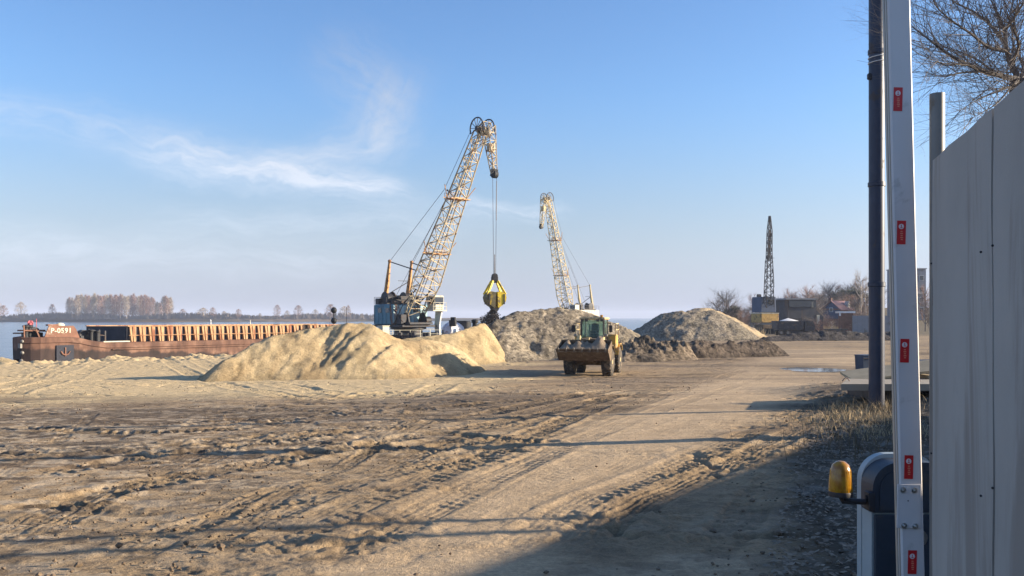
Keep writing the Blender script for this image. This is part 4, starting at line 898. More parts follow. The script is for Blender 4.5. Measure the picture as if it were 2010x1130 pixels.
def tipper_truck():
    p = base_at(1556, 170); t = thing('tipper_truck', p, R(4), 'dark tipper truck parked between the slim crane and the houses', 'truck')
    k = MB(); k.box((-.3, 0, .95), (6.6, .9, .3)); k.build('chassis', M['dark'], t)
    k = MB(); k.prism([(-3.6, 1.2), (1.6, 1.2), (1.75, 2.75), (-3.75, 2.75)], 'y', -1.25, 1.25); body = k.build('tipper_body', M['darktruck'], t)
    k = MB()
    for x in (-3, -2, -1, 0, 1): k.box((x, -1.29, 2.0), (.12, .1, 1.5))
    k.build('body_ribs', M['darktruck'], body)
    k = MB(); k.prism([(1.95, .7), (3.9, .7), (3.95, 1.7), (3.5, 2.7), (1.95, 2.75)], 'y', -1.15, 1.15); cb = k.build('cab', M['darktruck'], t)
    k = MB(); k.prism([(2.3, 1.8), (3.6, 1.8), (3.35, 2.5), (2.3, 2.5)], 'y', -1.19, -1.16); k.build('window', M['glass'], cb)
    for x in (3.0, -1.4, -2.7):
        for y in (-1.05, 1.05): k = MB(); k.cyl((x, y, .52), (0, 1, 0), .52, .36, 18); w_ = k.build('wheel', M['tyre'], t); k = MB(); k.cyl((x, y * 1.14, .52), (0, 1, 0), .26, .16, 12); k.build('rim', M['pipe'], w_)
    q = base_at(1550, 170); k = MB(); rr_ = random.Random(3)
    n = 18; vs = [(0, 0, 3.25)] + [((1.9 + .3 * rr_.random()) * math.cos(6.283 * i / n) - .8, 1.0 * math.sin(6.283 * i / n), 2.72) for i in range(n)]; vs[0] = (-.9, 0, 3.3)
    k.add(vs, [(0, i + 1, (i + 1) % n + 1) for i in range(n)], True); o = k.build('sand_load', M['roofwhite']); o.location = p; o.rotation_euler.z = R(4); tag(o, 'small pale load lying on the dark tipper truck', 'load')
tipper_truck()
def gable_house():
    p = base_at(1645, 236); t = thing('house', p + Vector((0, 0, .0)), R(38), 'small house with blue boarded gable and faded red sheet roof', 'house')
    w_, l_, e, rdg = 5.0, 6.2, 4.9, 6.9
    k = MB(); k.box((0, 0, e / 2), (l_, w_, e)); k.build('wall', M['brick'], t)
    k = MB(); k.prism([(-w_ / 2, e), (w_ / 2, e), (0, rdg - .1)], 'x', -l_ / 2, -l_ / 2 + .12); k.prism([(-w_ / 2, e), (w_ / 2, e), (0, rdg - .1)], 'x', l_ / 2 - .12, l_ / 2)
    k.box((-l_ / 2 - .05, 0, 3.4), (.1, w_, 2.3)); g = k.build('gable', M['gable'], t)
    k = MB(); k.box((-l_ / 2 - .13, 0, 4.6), (.06, 1.0, 1.1)); f = k.build('window', M['white'], g); k = MB(); k.box((-l_ / 2 - .17, 0, 4.6), (.04, .8, .9)); k.build('pane', M['glass'], f)
    k = MB()
    for s in (-1, 1): k.prism([(s * (w_ / 2 + .4), e - .45), (0, rdg), (0, rdg + .14), (s * (w_ / 2 + .45), e - .3)], 'x', -l_ / 2 - .4, l_ / 2 + .4)
    rf = k.build('roof', M['roofred'], t)
    k = MB(); k.box((-1, 1.6, 6.9), (.7, .7, 1.8)); k.build('chimney', M['brick'], rf)
    k = MB(); k.prism([(.9, 5.2), (2.5, 5.2), (1.7, 6.9)], 'y', -2.2, -1.0); d = k.build('dormer', M['wallpale'], rf)
    for x in (-1.6, 1.4):
        k = MB(); k.box((x, -w_ / 2 - .05, 2.9), (1.1, .08, 1.3)); f = k.build('window', M['white'], t); k = MB(); k.box((x, -w_ / 2 - .1, 2.9), (.9, .05, 1.1)); k.build('pane', M['glass'], f)
gable_house()
def brown_shed():
    p = base_at(1660, 190); t = thing('shed', p, R(-8), 'brown shed with a white flat roof in front of the red roofed house', 'shed')
    k = MB(); k.box((0, 0, 2.2), (2.4, 3.0, 4.4)); k.build('wall', M['brick'], t)
    k = MB(); k.box((-.1, 0, 4.55), (3.3, 3.8, .4)); k.box((-1.55, -1.7, 4.1), (.3, .3, .7)); k.build('roof', M['roofwhite'], t)
    k = MB(); k.box((.2, -1.54, 1.4), (1.1, .1, 2.6)); k.build('door', M['deckrust'], t)
    x0, x1 = (1672 - CX) / F * 186, (1760 - CX) / F * 186
    t = thing('sheet_fence', (x0, 186, gz(x0, 186)), R(-3), 'pale grey sheet fence right of the brown shed', 'fence'); n = 9; L = x1 - x0
    for i in range(n): k = MB(); k.box((.15 + (i + .5) * L / n, 0, 2.0), (L / n - .03, .06, 3.6)); k.build('fence_sheet', M['wallgrey'], t)
    for i in range(n + 1): k = MB(); k.box((.15 + i * L / n, .09, 1.9), (.12, .12, 3.9)); k.build('fence_post', M['pipe'], t)
    p = base_at(1628, 176); t = thing('timber_stack', p, R(5), 'low dark stack of planks beside the brown shed', 'timber')
    k = MB(); rr_ = random.Random(5)
    for i in range(4):
        for j in range(5): k.box((rr_.uniform(-.2, .2), -.8 + j * .4, .2 + i * .28), (6 + rr_.uniform(-.5, .5), .34, .22))
    k.build('planks', M['dark'], t); k = MB(); k.box((-2, 0, .05), (.2, 2, .1)); k.box((2, 0, .05), (.2, 2, .1)); k.build('bearers', M['timber'], t)
brown_shed()
def block_building():
    p = base_at(1803, 260); t = thing('block_building', p, R(6), 'grey multi storey block seen in the gap right of the white boom', 'building')
    k = MB(); k.box((-1.5, 4, 7.5), (7, 9, 15)); k.build('wall', M['wallgrey'], t)
    k = MB(); k.box((-1.5, 4, 15.1), (7.4, 9.4, .3)); k.build('roof', M['wallpale'], t)
    for z in (3, 6, 9, 12.4):
        for x in (-3.6, -1.5, .6): f = MB(); f.box((x, -.56, z), (1.3, .1, 1.5)); fr = f.build('window', M['white'], t); f = MB(); f.box((x, -.63, z), (1.1, .06, 1.3)); f.build('pane', M['glass'], fr)
    k = MB(); k.box((-1.5, -.7, 8.0), (7.1, .4, .7)); k.build('pale_band', M['wallpale'], t)
block_building()

# ------------------------------------------------------------------ trees
def branch(mb, tw, p, d, L, r, depth, rng, spread=.6, up=.12, nb=3, tl=.7, sides=5, twn=4, droop=0.0):
    n = 4 if depth > 0 else 3; pts = [p]; rad = [r]; q = Vector(p); dd = Vector(d)
    for i in range(n):
        dd = (dd + Vector((rng.gauss(0, .13), rng.gauss(0, .13), rng.gauss(0, .10) + up - droop * i / n))).normalized(); q = q + dd * L / n; pts.append(q.copy()); rad.append(r * (1 - .62 * (i + 1) / n))
    (mb if r > .012 else tw).limb(pts, rad, sides if r > .03 else 3, False)
    if depth == 0: return
    for k in range(nb + (1 if depth > 1 else twn)):
        i = rng.randint(1, n); f = rng.random(); b = pts[i - 1].lerp(pts[i], f)
        sd_ = Vector((rng.gauss(0, 1), rng.gauss(0, 1), rng.gauss(0, .6))).normalized(); nd = (dd * .9 + sd_ * spread).normalized()
        rr_ = rad[i - 1] * rng.uniform(.42, .62); branch(mb, tw, b, nd, L * rng.uniform(.45, tl), rr_, depth - 1, rng, spread, up, nb, tl, sides, twn, droop)
def near_tree():
    Y0 = 16.0; rng = random.Random(21); f = at(2001, 156, Y0); g0 = Vector((f.x + .15, Y0, gz(f.x + .15, Y0)))
    t = thing('bare_tree', g0, 0, 'large bare tree with spreading twigs above the gate fence', 'tree')
    tr = MB(); tw = MB(); o = g0
    pth = lambda px: [at(*q) - o for q in px]
    tr.limb([Vector((0, 0, -.2)), Vector((.02, 0, 1.5)), Vector((-.05, .05, 3.5)), f - o], [.34, .27, .22, .16], 10, False)
    limbs = [([(2001, 156, 16), (1972, 150, 15.8), (1925, 138, 15.5), (1865, 108, 15.2), (1822, 76, 15.0), (1790, 52, 15.0)], .075), ([(2001, 156, 16), (1985, 125, 16.2), (1975, 95, 16.3), (1972, 62, 16.4), (1960, 30, 16.5), (1940, -10, 16.8)], .09),
             ([(1974, 100, 16.3), (1940, 92, 16.1), (1905, 65, 15.8), (1868, 40, 15.6), (1838, 12, 15.4), (1825, -20, 15.3)], .05), ([(1974, 88, 16.3), (1945, 50, 16.8), (1910, 22, 17.2), (1875, 5, 17.4), (1840, -25, 17.5)], .045),
             ([(2001, 156, 16), (1985, 168, 15.4), (1950, 182, 15.0), (1918, 196, 14.7), (1885, 216, 14.5)], .04), ([(1955, 146, 15.7), (1920, 118, 16.4), (1880, 100, 17.0), (1850, 92, 17.4)], .035), ([(1935, 140, 15.6), (1890, 142, 15.2), (1850, 150, 15.0), (1815, 140, 14.8)], .03),
             ([(1940, 140, 15.6), (1900, 128, 15.0), (1850, 124, 14.6), (1808, 108, 14.4)], .03), ([(1972, 60, 16.4), (2000, 20, 16.2), (2030, -30, 16)], .05), ([(2001, 156, 16), (2035, 120, 16.3), (2080, 80, 16.8), (2130, 20, 17)], .08), ([(2001, 156, 16), (2010, 130, 17.5), (1990, 90, 18.5), (1985, 30, 19.5)], .07),
             ([(1985, 125, 16.2), (2000, 90, 15.4), (1990, 50, 15.0), (1998, 0, 14.6)], .05), ([(1990, 162, 15.6), (1960, 200, 15.2), (1925, 222, 15.0), (1900, 236, 14.9)], .025)]
    for px, r in limbs:
        P = [Vector(q) for q in catmull([tuple(v) for v in pth(px)], 4)]; n = len(P); r *= .72; rad = [r * (1 - .85 * i / (n - 1)) for i in range(n)]; tr.limb(P, rad, 6, False)
        for i in range(2, n):
            for k in range(3):
                b = P[i - 1].lerp(P[i], rng.random()); ax = (P[i] - P[i - 1]).normalized(); sd_ = Vector((rng.gauss(-.15, 1), rng.gauss(0, 1), rng.gauss(.05, .8))).normalized()
                branch(tr, tw, b, (ax * .7 + sd_ * .8).normalized(), rng.uniform(.5, 1.2), min(.009, max(.005, rad[i] * .4)), 2, rng, .85, .06, 2, .75, 3, 2, .0)
    tr.build('trunk', M['bark'], t, fix=False); tw.build('crown', M['twig'], t, fix=False)
near_tree()

def crown_mesh(tw, rng, h0, h1, rx, n, lean=0, size=(.5, 1.3), shape='egg', wth=.05):
    for i in range(n):
        f = rng.random() ** .8; z = h0 + (h1 - h0) * f
        rr_ = rx * (math.sin(math.pi * min(1, .12 + .88 * f)) ** .6 if shape == 'egg' else (1 - f) ** .7 + .08)
        a = rng.uniform(0, 6.283); q = rr_ * math.sqrt(rng.random()); c = Vector((q * math.cos(a) + lean * f, q * math.sin(a), z))
        d = Vector((math.cos(a) * q / max(rx, .1) * .9 + rng.gauss(0, .35), math.sin(a) * q / max(rx, .1) * .9 + rng.gauss(0, .35), rng.uniform(.3, 1.1))).normalized(); L = rng.uniform(*size); s = d.orthogonal().normalized() * wth
        s = Matrix.Rotation(rng.uniform(0, 6.28), 3, d) @ s
        tw.add([c - s, c + s, c + d * L], [(0, 1, 2)])
def far_tree(h, rx, n, bark, twigm, label, group, seed, base=.25, wth=.09, trunk_r=.16, shape='egg', size=(.6, 1.6)):
    rng = random.Random(seed); t = thing('bare_tree', (0, 0, 0), 0, label, 'tree', group)
    tr = MB(); tw = MB(); top = Vector((rng.uniform(-.4, .4), rng.uniform(-.3, .3), h * .96))
    tr.limb([(0, 0, -.4), (top.x * .3, top.y * .3, h * .35), (top.x * .7, top.y * .6, h * .7), tuple(top)], [trunk_r, trunk_r * .8, trunk_r * .5, trunk_r * .15], 6, False)
    for i in range(9):
        f = rng.uniform(base, .85); a = rng.uniform(0, 6.283); b = Vector((top.x * f, top.y * f, h * f)); L = rx * rng.uniform(.6, 1.0) * (1.1 - f * .5)
        e = b + Vector((math.cos(a) * L * .8, math.sin(a) * L * .8, L * .9)); tr.limb([b, b.lerp(e, .5) + Vector((0, 0, -.1 * L)), e], [trunk_r * .45 * (1 - f * .5), trunk_r * .25, trunk_r * .08], 4, False)
    crown_mesh(tw, rng, h * base, h, rx, n, top.x, size, shape, wth)
    tr.build('trunk', bark, t, fix=False); tw.build('crown', twigm, t, fix=False); return t
def plant(proto, x, y, z, s=1.0, rz=0.0, label=None, first=False, sx=1.0):
    o = proto if first else copy_tree(proto); o.location = (x, y, z); o.scale = (s * sx, s * sx, s); o.rotation_euler.z = rz
    if label: o['label'] = label
    return o
rng = random.Random(99); GR = 'birches in the grove on the far bank'
grove_l = 'slender bare reddish birch with pale trunk, in the dense grove on the far bank'
protos = [far_tree(27, 3.1, 900, M['birch'], M['redtwig'] if i != 1 else M['paletwig'], grove_l, GR, 300 + i, .13, .13, .30, size=(1.2, 3.2)) for i in range(4)]
used = set()
for i in range(54):
    px = 132 + (338 - 132) * (i + .5 + rng.uniform(-.4, .4)) / 54 ; Y = 1015 + rng.uniform(0, 70); k = rng.randrange(4); first = k not in used; used.add(k)
    hs_ = (.93 + .14 * rng.random()) * (1 + .0 * px) * (.88 if px < 150 else 1.0) * (.93 if px > 290 else 1.0)
    if 305 < px < 318: hs_ *= .75
    x = (px - CX) / F * Y; plant(protos[k], x, Y, bank_z(x) - .6, hs_, rng.uniform(0, 6), None, first)
bt = [far_tree(22, 5.2, 520, M['bark'], M['paletwig'], 'tree', 'scattered trees on the far bank', 330, .2, .17, .35, size=(1.2, 3)), far_tree(22, 4.2, 520, M['bark'], M['redtwig'], 'tree', 'scattered trees on the far bank', 331, .15, .17, .35, size=(1.2, 3))]
SC_T = [(-12, 588, 6, 'leftmost bushy tan tree on the far bank, cut by the frame edge'), (6, 600, 5, 'low tan tree right beside the leftmost one on the far bank'), (41, 594, 5, 'pale lone tree on the far bank above the barge bow'), (103, 598, 4, 'thin lone tree just left of the birch grove'),
        (327, 584, 6, 'tall pale tree at the right end of the birch grove'), (358, 607, 5, 'low brown tree right after the birch grove'), (398, 605, 6, 'wide pale tree in the first group right of the grove'), (418, 604, 4, 'narrow brown tree touching the wide pale one'), (440, 611, 4, 'low pale tree on the far bank above the middle of the barge'),
        (468, 607, 4, 'brown round tree on the far bank between two gaps'), (510, 615, 4, 'smallest brown tree on the far bank'), (544, 599, 4, 'tall pale narrow tree standing alone on the far bank'), (564, 610, 4, 'short tree just right of the tall pale narrow one'), (586, 600, 5, 'reddish round tree right of the tall pale narrow one'),
        (619, 608, 4, 'faint grey tree in the gap before the last far trees'), (648, 598, 6, 'broad tan tree above the end of the barge'), (676, 602, 5, 'greyish tree right behind the dark signal mast'), (684, 600, 3, 'thin pale tree right of the signal mast'), (710, 616, 4, 'last low tree on the far bank beside the blue crane'), (283, 590, 6, 'broad pale tree in front of the grove')]
for i, (px, ty, wd, lb) in enumerate(SC_T):
    Y = 1030 + 20 * (i % 3); x = (px - CX) / F * Y; zb = bank_z(x) - .6; ht = EYE + (HY - ty) / F * Y - zb; k = i % 2
    plant(bt[k], x, Y, zb, ht / 22, i * 1.3, lb, i < 2, sx=1.45 * (wd / 5) * min(1.6, 22 / ht) * .85 if ht > 5 else 1)
# undergrowth along the far bank reads as one mass
b = MB(); rg = random.Random(5)
for i in range(2600):
    x = rg.uniform(-760, -150); Y = 1012 + rg.uniform(0, 60) + 260 * float(sst(-420, 0, np.array(x))) * .9; h_ = rg.uniform(1.6, 6.4) * (.6 + .8 * abs(math.sin(x * .021)) ); zb = bank_z(x) - .5
    for j in range(3): xx = x + rg.uniform(-2, 2); s_ = rg.uniform(.8, 2.2); b.add([(xx - s_, Y + rg.uniform(-1, 1), zb), (xx + s_, Y + rg.uniform(-1, 1), zb), (xx + rg.uniform(-2, 2), Y + rg.uniform(-1, 1), zb + h_)], [(0, 1, 2)])
tag(b.build('undergrowth', M['twig'], fix=False), 'low brown undergrowth along the far river bank', 'bushes', kind='stuff')

# trees behind the yard on the right
def branchy_tree(h, rx, bark, twigm, label, group, seed, n=13, dens=4):
    rng = random.Random(seed); t = thing('bare_tree', (0, 0, 0), 0, label, 'tree', group); tr = MB(); tw = MB()
    P = [Vector((0, 0, -.3)), Vector((rng.uniform(-.1, .1), 0, h * .3)), Vector((rng.uniform(-.3, .3), rng.uniform(-.2, .2), h * .62)), Vector((rng.uniform(-.4, .4), 0, h * .92))]
    tr.limb(P, [.15, .12, .075, .025], 6, False)
    for i in range(n):
        f = .16 + .74 * (i + rng.random()) / n; k = min(2, int(f * 3)); b = P[k].lerp(P[k + 1], f * 3 - k); a = i * 2.4 + rng.uniform(-.5, .5)
        d = Vector((math.cos(a), math.sin(a), rng.uniform(.35, .95))).normalized()
        branch(tr, tr, b, d, rx * rng.uniform(.8, 1.25) * (1.15 - .6 * f), .055, 0, rng, .7, .15)
        branch(tw, tw, b + d * rx * .15, d, rx * rng.uniform(.8, 1.3) * (1.2 - .6 * f), .045, 2, rng, .8, .08, dens, .8, 3, 7)
    tr.build('trunk', bark, t, fix=False); tw.build('crown', twigm, t, fix=False); return t
rt = [branchy_tree(8, 2.9, M['bark'], M['twig'], 'tree', 'bare trees behind the yard', 350, 24, 5), branchy_tree(8, 2.3, M['bark'], M['redtwig'], 'tree', 'bare trees behind the yard', 351, 22, 5), branchy_tree(8, 1.9, M['birch'], M['paletwig'], 'tree', 'bare trees behind the yard', 352, 16, 4)]
RT = [(1424, 572, 210, 1.5, 0, 'bushy brown tree right above the tan sand heap'), (1408, 586, 214, 1.0, 0, 'smaller brown bush tree at the left edge of the bushy one'), (1446, 600, 216, .8, 1, 'low tree right of the bushy brown tree'), (1478, 578, 225, .9, 1, 'thin pinkish tree left of the slim crane'), (1466, 606, 222, .8, 0, 'low dark tree left of the slim crane'), (1492, 604, 226, .8, 0, 'low dark tree touching the slim crane house'),
      (1550, 568, 245, 1.0, 1, 'pinkish tree rising behind the dark shed roof'), (1586, 562, 250, 1.2, 1, 'round pinkish tree right of the dark shed'), (1604, 576, 240, 1.0, 0, 'brown tree between the pinkish tree and the blue gable'), (1627, 556, 262, 1.0, 0, 'tall dark bare tree behind the blue gable'), (1594, 602, 212, 1.0, 0, 'low scrubby tree right of the dark shed'), (1578, 612, 214, .9, 1, 'low reddish scrub tree beside the dark truck'),
      (1612, 606, 220, .9, 0, 'scrubby tree at the corner of the blue gable house'), (1690, 524, 225, .8, 2, 'tall pale birch beside the dark pole'), (1700, 548, 230, .9, 2, 'shorter pale birch beside the dark pole'), (1676, 590, 226, 1.0, 0, 'brown tree over the red roof'), (1698, 586, 232, 1.1, 1, 'reddish tree right of the red roof'), (1722, 560, 235, 1.1, 0, 'tree mostly hidden behind the dark pole'),
      (1816, 560, 215, .9, 1, 'reddish tree in the gap beside the white boom'), (1826, 590, 180, .9, 0, 'brown tree in the gap next to the gate fence'), (1534, 590, 238, .9, 0, 'low tree behind the left end of the dark shed'), (1568, 586, 255, 1.0, 0, 'dark bare tree above the dark shed'), (1652, 572, 275, 1.2, 0, 'bare tree in front of the dark pines'), (1602, 616, 208, 1.2, 0, 'low brown scrub tree between dark truck and blue gable'), (1626, 618, 206, 1.0, 1, 'reddish scrub tree below the blue gable'), (1560, 574, 262, 1.2, 1, 'pinkish tree farthest back behind the dark shed'), (1618, 570, 268, 1.2, 1, 'pinkish tree touching the tall dark bare tree'), (1484, 598, 220, 1.2, 0, 'brown scrub tree just left of the slim crane'), (1458, 610, 205, 1.2, 1, 'reddish scrub tree behind the tan sand heap'), (1590, 622, 178, 1.5, 0, 'low scrub right of the dark tipper truck'), (1606, 628, 172, 1.6, 1, 'lowest reddish scrub in front of the blue gable'), (1632, 626, 196, 1.5, 2, 'pale scrub at the foot of the blue gable'), (1680, 606, 205, 1.4, 1, 'reddish scrub rising behind the pale sheet fence'), (1696, 614, 200, 1.4, 0, 'brown scrub behind the pale sheet fence, next to the dark pole'), (1666, 580, 250, 1.6, 1, 'pinkish tree behind the red roof'), (1608, 590, 246, 1.6, 2, 'pale tree left of the blue gable'), (1572, 592, 236, 1.5, 0, 'brown tree at the right corner of the dark shed'), (1515, 598, 240, 1.4, 1, 'reddish tree just behind the slim crane boom foot'), (1540, 580, 258, 1.5, 0, 'brown tree above the left half of the dark shed'), (1596, 570, 272, 1.7, 1, 'broad reddish tree between dark shed and tall dark bare tree'), (1614, 580, 255, 1.6, 0, 'brown tree behind and left of the red roof'), (1640, 560, 290, 1.6, 1, 'reddish tree topping the dark pines at their left'), (1666, 558, 292, 1.5, 0, 'brown tree topping the dark pines in the middle'), (1684, 552, 290, 1.5, 1, 'reddish tree topping the dark pines at their right'), (1432, 592, 222, 1.5, 1, 'reddish tree behind the small dark evergreen'), (1450, 606, 232, 1.6, 0, 'brown scrub between small dark evergreen and slim crane')]
for i, (px, ty, Y, wd, k, lb) in enumerate(RT):
    p = base_at(px, Y); ht = max(3, EYE + (HY - ty) / F * Y - p.z); first = k not in [q[4] for q in RT[:i]]
    plant(rt[k], p.x, p.y, p.z - .1, ht / 8, i * 1.7, lb, first, sx=wd * (.75 if ht > 9 else 1.0))
def pine(h, rx, seed, label, px, ty, Y):
    rng = random.Random(seed); p = base_at(px, Y); h = EYE + (HY - ty) / F * Y - p.z
    t = thing('pine_tree', p, 0, label, 'tree', 'dark pines on the slope'); tr = MB(); tr.limb([(0, 0, -.3), (.1, 0, h * .5), (0, .1, h * .95)], [.22, .16, .05], 6); tr.build('trunk', M['bark'], t)
    nd = MB()
    for i in range(26):
        f = rng.uniform(.35, 1); a = rng.uniform(0, 6.28); q = rx * rng.uniform(.2, .9) * (1.15 - .75 * abs(f - .6)); c = Vector((q * math.cos(a), q * math.sin(a), h * f - .4)); s_ = rng.uniform(.6, 1.15)
        for j in range(70):
            d = Vector((rng.gauss(0, 1), rng.gauss(0, 1), rng.gauss(0, .6))).normalized(); e = c + d * s_ * rng.random() ** .4; u1 = d.orthogonal().normalized() * .14; nd.add([e - u1, e + u1, e + d * .42 + Vector((0, 0, .1))], [(0, 1, 2)])
    nd.build('crown', M['needle'], t, fix=False)
for i, (px, ty, lb) in enumerate([(1640, 574, 'dark pine directly above the left end of the red roof'), (1654, 568, 'dark pine above the middle of the red roof'), (1668, 566, 'tallest dark pine above the red roof'), (1682, 570, 'dark pine right of the tallest one'), (1694, 576, 'dark pine at the right end of the row, near the dark pole'), (1438, 604, 'small dark evergreen beside the bushy brown tree')]):
    pine(8, 3.4 if i < 5 else 1.8, 400 + i, lb, px, ty, 285 if i < 5 else 212)

# ------------------------------------------------------------------ foreground: pole, barrier, gate fence
def dark_pole():
    Y = on_ground(1650, 800)[1] - .45; x0 = (1706 - CX) / F * Y; x1 = (1735.5 - CX) / F * Y; r = (x1 - x0) / 2; x = (x0 + x1) / 2; g = gz(x, Y)
    t = thing('utility_pole', (x, Y, g), 0, 'thick dark blue steel pole standing behind the white boom', 'pole')
    k = MB(); k.lathe([(r, -.3), (r, 13.5)], (0, 0, 0), 'z', 28); k.build('shaft', M['pole'], t)
    for y in (102, 362, 558): k = MB(); z = EYE + (HY - y) / F * Y - g; k.lathe([(r + .004, z - .06), (r + .022, z - .05), (r + .022, z + .05), (r + .004, z + .06)], (0, 0, 0), 'z', 28); k.build('joint_band', M['pole'], t)
    for y in (112, 122): k = MB(); z = EYE + (HY - y) / F * Y - g; k.limb([(math.cos(a) * (r + .012), math.sin(a) * (r + .012), z + .03 * math.cos(a)) for a in [i * math.pi / 12 for i in range(25)]], .012, 5); k.build('wire_tie', M['white'], t)
    k = MB(); k.bevbox((-r - .02, -.05, EYE + (HY - 151) / F * Y - g), (.08, .12, .16), .02); k.build('bracket', M['dark'], t)
dark_pole()

def barrier():
    Yb = 4.2; D = .185; zt = EYE + (HY - 887) / F * (Yb + D); xl_ = (1712 - CX) / F * Yb; wd = .372; xc = xl_ + wd / 2; g = gz(xc, Yb) - .05
    t = thing('barrier_cabinet', (xc, Yb, g), 0, 'dark rounded barrier cabinet with pale edge, behind the foot of the white boom', 'barrier'); H = zt - g
    def arch(w_, h_, r, z0=0, n=10):
        P = [(-w_ / 2, z0)]
        for i in range(n + 1): a = math.pi - i * math.pi / 2 / n; P.append((-w_ / 2 + r + r * math.cos(a), h_ - r + r * math.sin(a)))
        for i in range(n + 1): a = math.pi / 2 - i * math.pi / 2 / n; P.append((w_ / 2 - r + r * math.cos(a), h_ - r + r * math.sin(a)))
        return P + [(w_ / 2, z0)]
    zl = EYE + (HY - 1005) / F * Yb - g
    k = MB(); k.prism(arch(wd, H, .13), 'y', D - .055, D); k.build('casing', M['cabrim'], t)
    k = MB(); k.box((0, (D - .07) / 2 + .006, (zl - .004) / 2), (wd, D - .07, zl - .004)); k.build('lower_case', M['cabrim'], t)
    k = MB(); k.prism(arch(wd + .004, H - .02, .125, zl), 'y', -.012, D - .056); hd = k.build('hood', M['cab'], t)
    k = MB(); k.prism(arch(wd - .06, H - .055, .095, zl + .012), 'y', -.019, -.013); k.build('hood_face', M['cab'], hd)
    k = MB(); k.bevbox((.004, -.004, zl / 2 - .005), (wd - .008, .018, zl - .012), .004); k.build('door', M['cab'], t)
    k = MB(); k.cyl((-.13, -.016, zl * .62), (0, 1, 0), .012, .012, 14); k.box((-.13, -.018, zl * .62 - .05), (.014, .01, .05)); k.build('door_lock', M['bolt'], t)
    k = MB(); k.bevbox((0, .09, .03), (wd + .1, .36, .06), .01); k.build('base_plate', M['dark'], t)
    k = MB(); k.cyl((.0, -.05, H - .36), (0, 1, 0), .04, .06, 16); k.build('boom_shaft', M['bolt'], t)
    # beacon on a bracket
    bx = (1650 - CX) / F * Yb - xc; bz = EYE + (HY - 964) / F * Yb - g; rb = .0535
    k = MB(); k.lathe([(rb, 0), (rb, .02), (rb * .98, .05), (rb * .88, .10), (rb * .70, .127), (rb * .35, .142), (.002, .144)], (bx, 0, bz), 'z', 28)
    be = k.build('beacon_lens', M['amber'], t)
    k = MB()
    for i in range(24): a = 2 * math.pi * i / 24; k.bar((bx + math.cos(a) * rb * .995, math.sin(a) * rb * .995, bz + .004), (bx + math.cos(a) * rb * .88, math.sin(a) * rb * .88, bz + .1), .0016)
    k.build('lens_ribs', M['amber'], be)
    k = MB(); k.lathe([(.02, -.024), (rb * 1.02, -.022), (rb * 1.05, -.004), (rb * 1.0, .001)], (bx, 0, bz), 'z', 28); k.limb([(bx, 0, bz - .02), (bx + .01, 0, bz - .045), (-wd / 2 - .035, 0, bz - .05), (-wd / 2 - .03, 0, bz - .03), (-wd / 2 + .01, 0, bz - .03)], .014, 8); k.bevbox((-wd / 2 - .012, 0, bz - .045), (.03, .06, .09), .004); k.build('beacon_bracket', M['dark'], t)
    # raised boom
    Y = 3.86; tb = thing('barrier_boom', (0, Y, 0), 0, 'white raised barrier boom with red stickers in the foreground', 'boom')
    def bx_(y): return ((1743 + (1771 - 1743) * y / 1130.0) - CX) / F * Y, ((1787.5 + (1816 - 1787.5) * y / 1130.0) - CX) / F * Y
    def zz(y): return EYE + (HY - y) / F * Y
    dep = .062; ybot, ytop = 1290, -420
    (xa, xb), (xc0, xd) = bx_(ybot), bx_(ytop); vs = []; ch = .006
    for (l, r, z) in ((xa, xb, zz(ybot)), (xc0, xd, zz(ytop))):
        vs += [(l + ch, 0, z), (r - ch, 0, z), (r, ch, z), (r, dep - ch, z), (r - ch, dep, z), (l + ch, dep, z), (l, dep - ch, z), (l, ch, z)]
    k = MB(); k.add(vs, [tuple(range(8)), tuple(range(8, 16))] + [(i, (i + 1) % 8, (i + 1) % 8 + 8, i + 8) for i in range(8)]); bo = k.build('boom_profile', M['boom'], tb)
    k = MB()
    for off, w_ in ((.25, .007), (.68, .012)):
        k.beam((bx_(ybot)[0] - .0018, dep * off, zz(ybot)), (bx_(ytop)[0] - .0018, dep * off, zz(ytop)), dep * (.30 if off > .5 else .12), .004)
    k.build('side_groove', M['boomside'], bo)
    for yc, xc_ in ((194.5, 1762.5), (456, 1769), (688, 1775.5), (916.5, 1783.5), (1103, 1790.5)):
        cx_ = (xc_ - CX) / F * Y; cz = zz(yc); w2, h2 = 8.6 / F * Y, 23.2 / F * Y; rot = Matrix.Rotation(R(1.4), 3, 'Y')
        k = MB(); k.box((cx_, -.0012, cz), (2 * w2, .0016, 2 * h2), rot); st = k.build('sticker', M['sticker'], tb)
        k = MB(); k.cyl((cx_ - .0006, -.0024, cz + h2 * .50), (0, 1, 0), w2 * .60, .0012, 20); k.build('white_disc', M['stickerw'], st)
        k = MB(); k.box((cx_ - .0006, -.0034, cz + h2 * .56), (w2 * .16, .0008, w2 * .5)); k.box((cx_ - .0006, -.0034, cz + h2 * .40), (w2 * .5, .0008, w2 * .16))
        k.build('disc_emblem', M['sticker'], st)
        k = MB()
        for q in range(5): k.box((cx_ + .0004 + .0002 * q, -.0024, cz + h2 * (.08 - .17 * q)), (w2 * (.62 if q % 2 else .45), .0010, h2 * .095), rot)
        k.build('vertical_lettering', M['stickero'], st)
    y0, y1 = 950, 1036; k = MB(); pl_, pr = (1760 - CX) / F * Y, (1806 - CX) / F * Y
    k.bevbox(((pl_ + pr) / 2, -.004, zz(993)), (pr - pl_, .006, zz(y0) - zz(y1)), .0015, Matrix.Rotation(R(1.2), 3, 'Y')); pt = k.build('clamp_plate', M['boom'], tb)
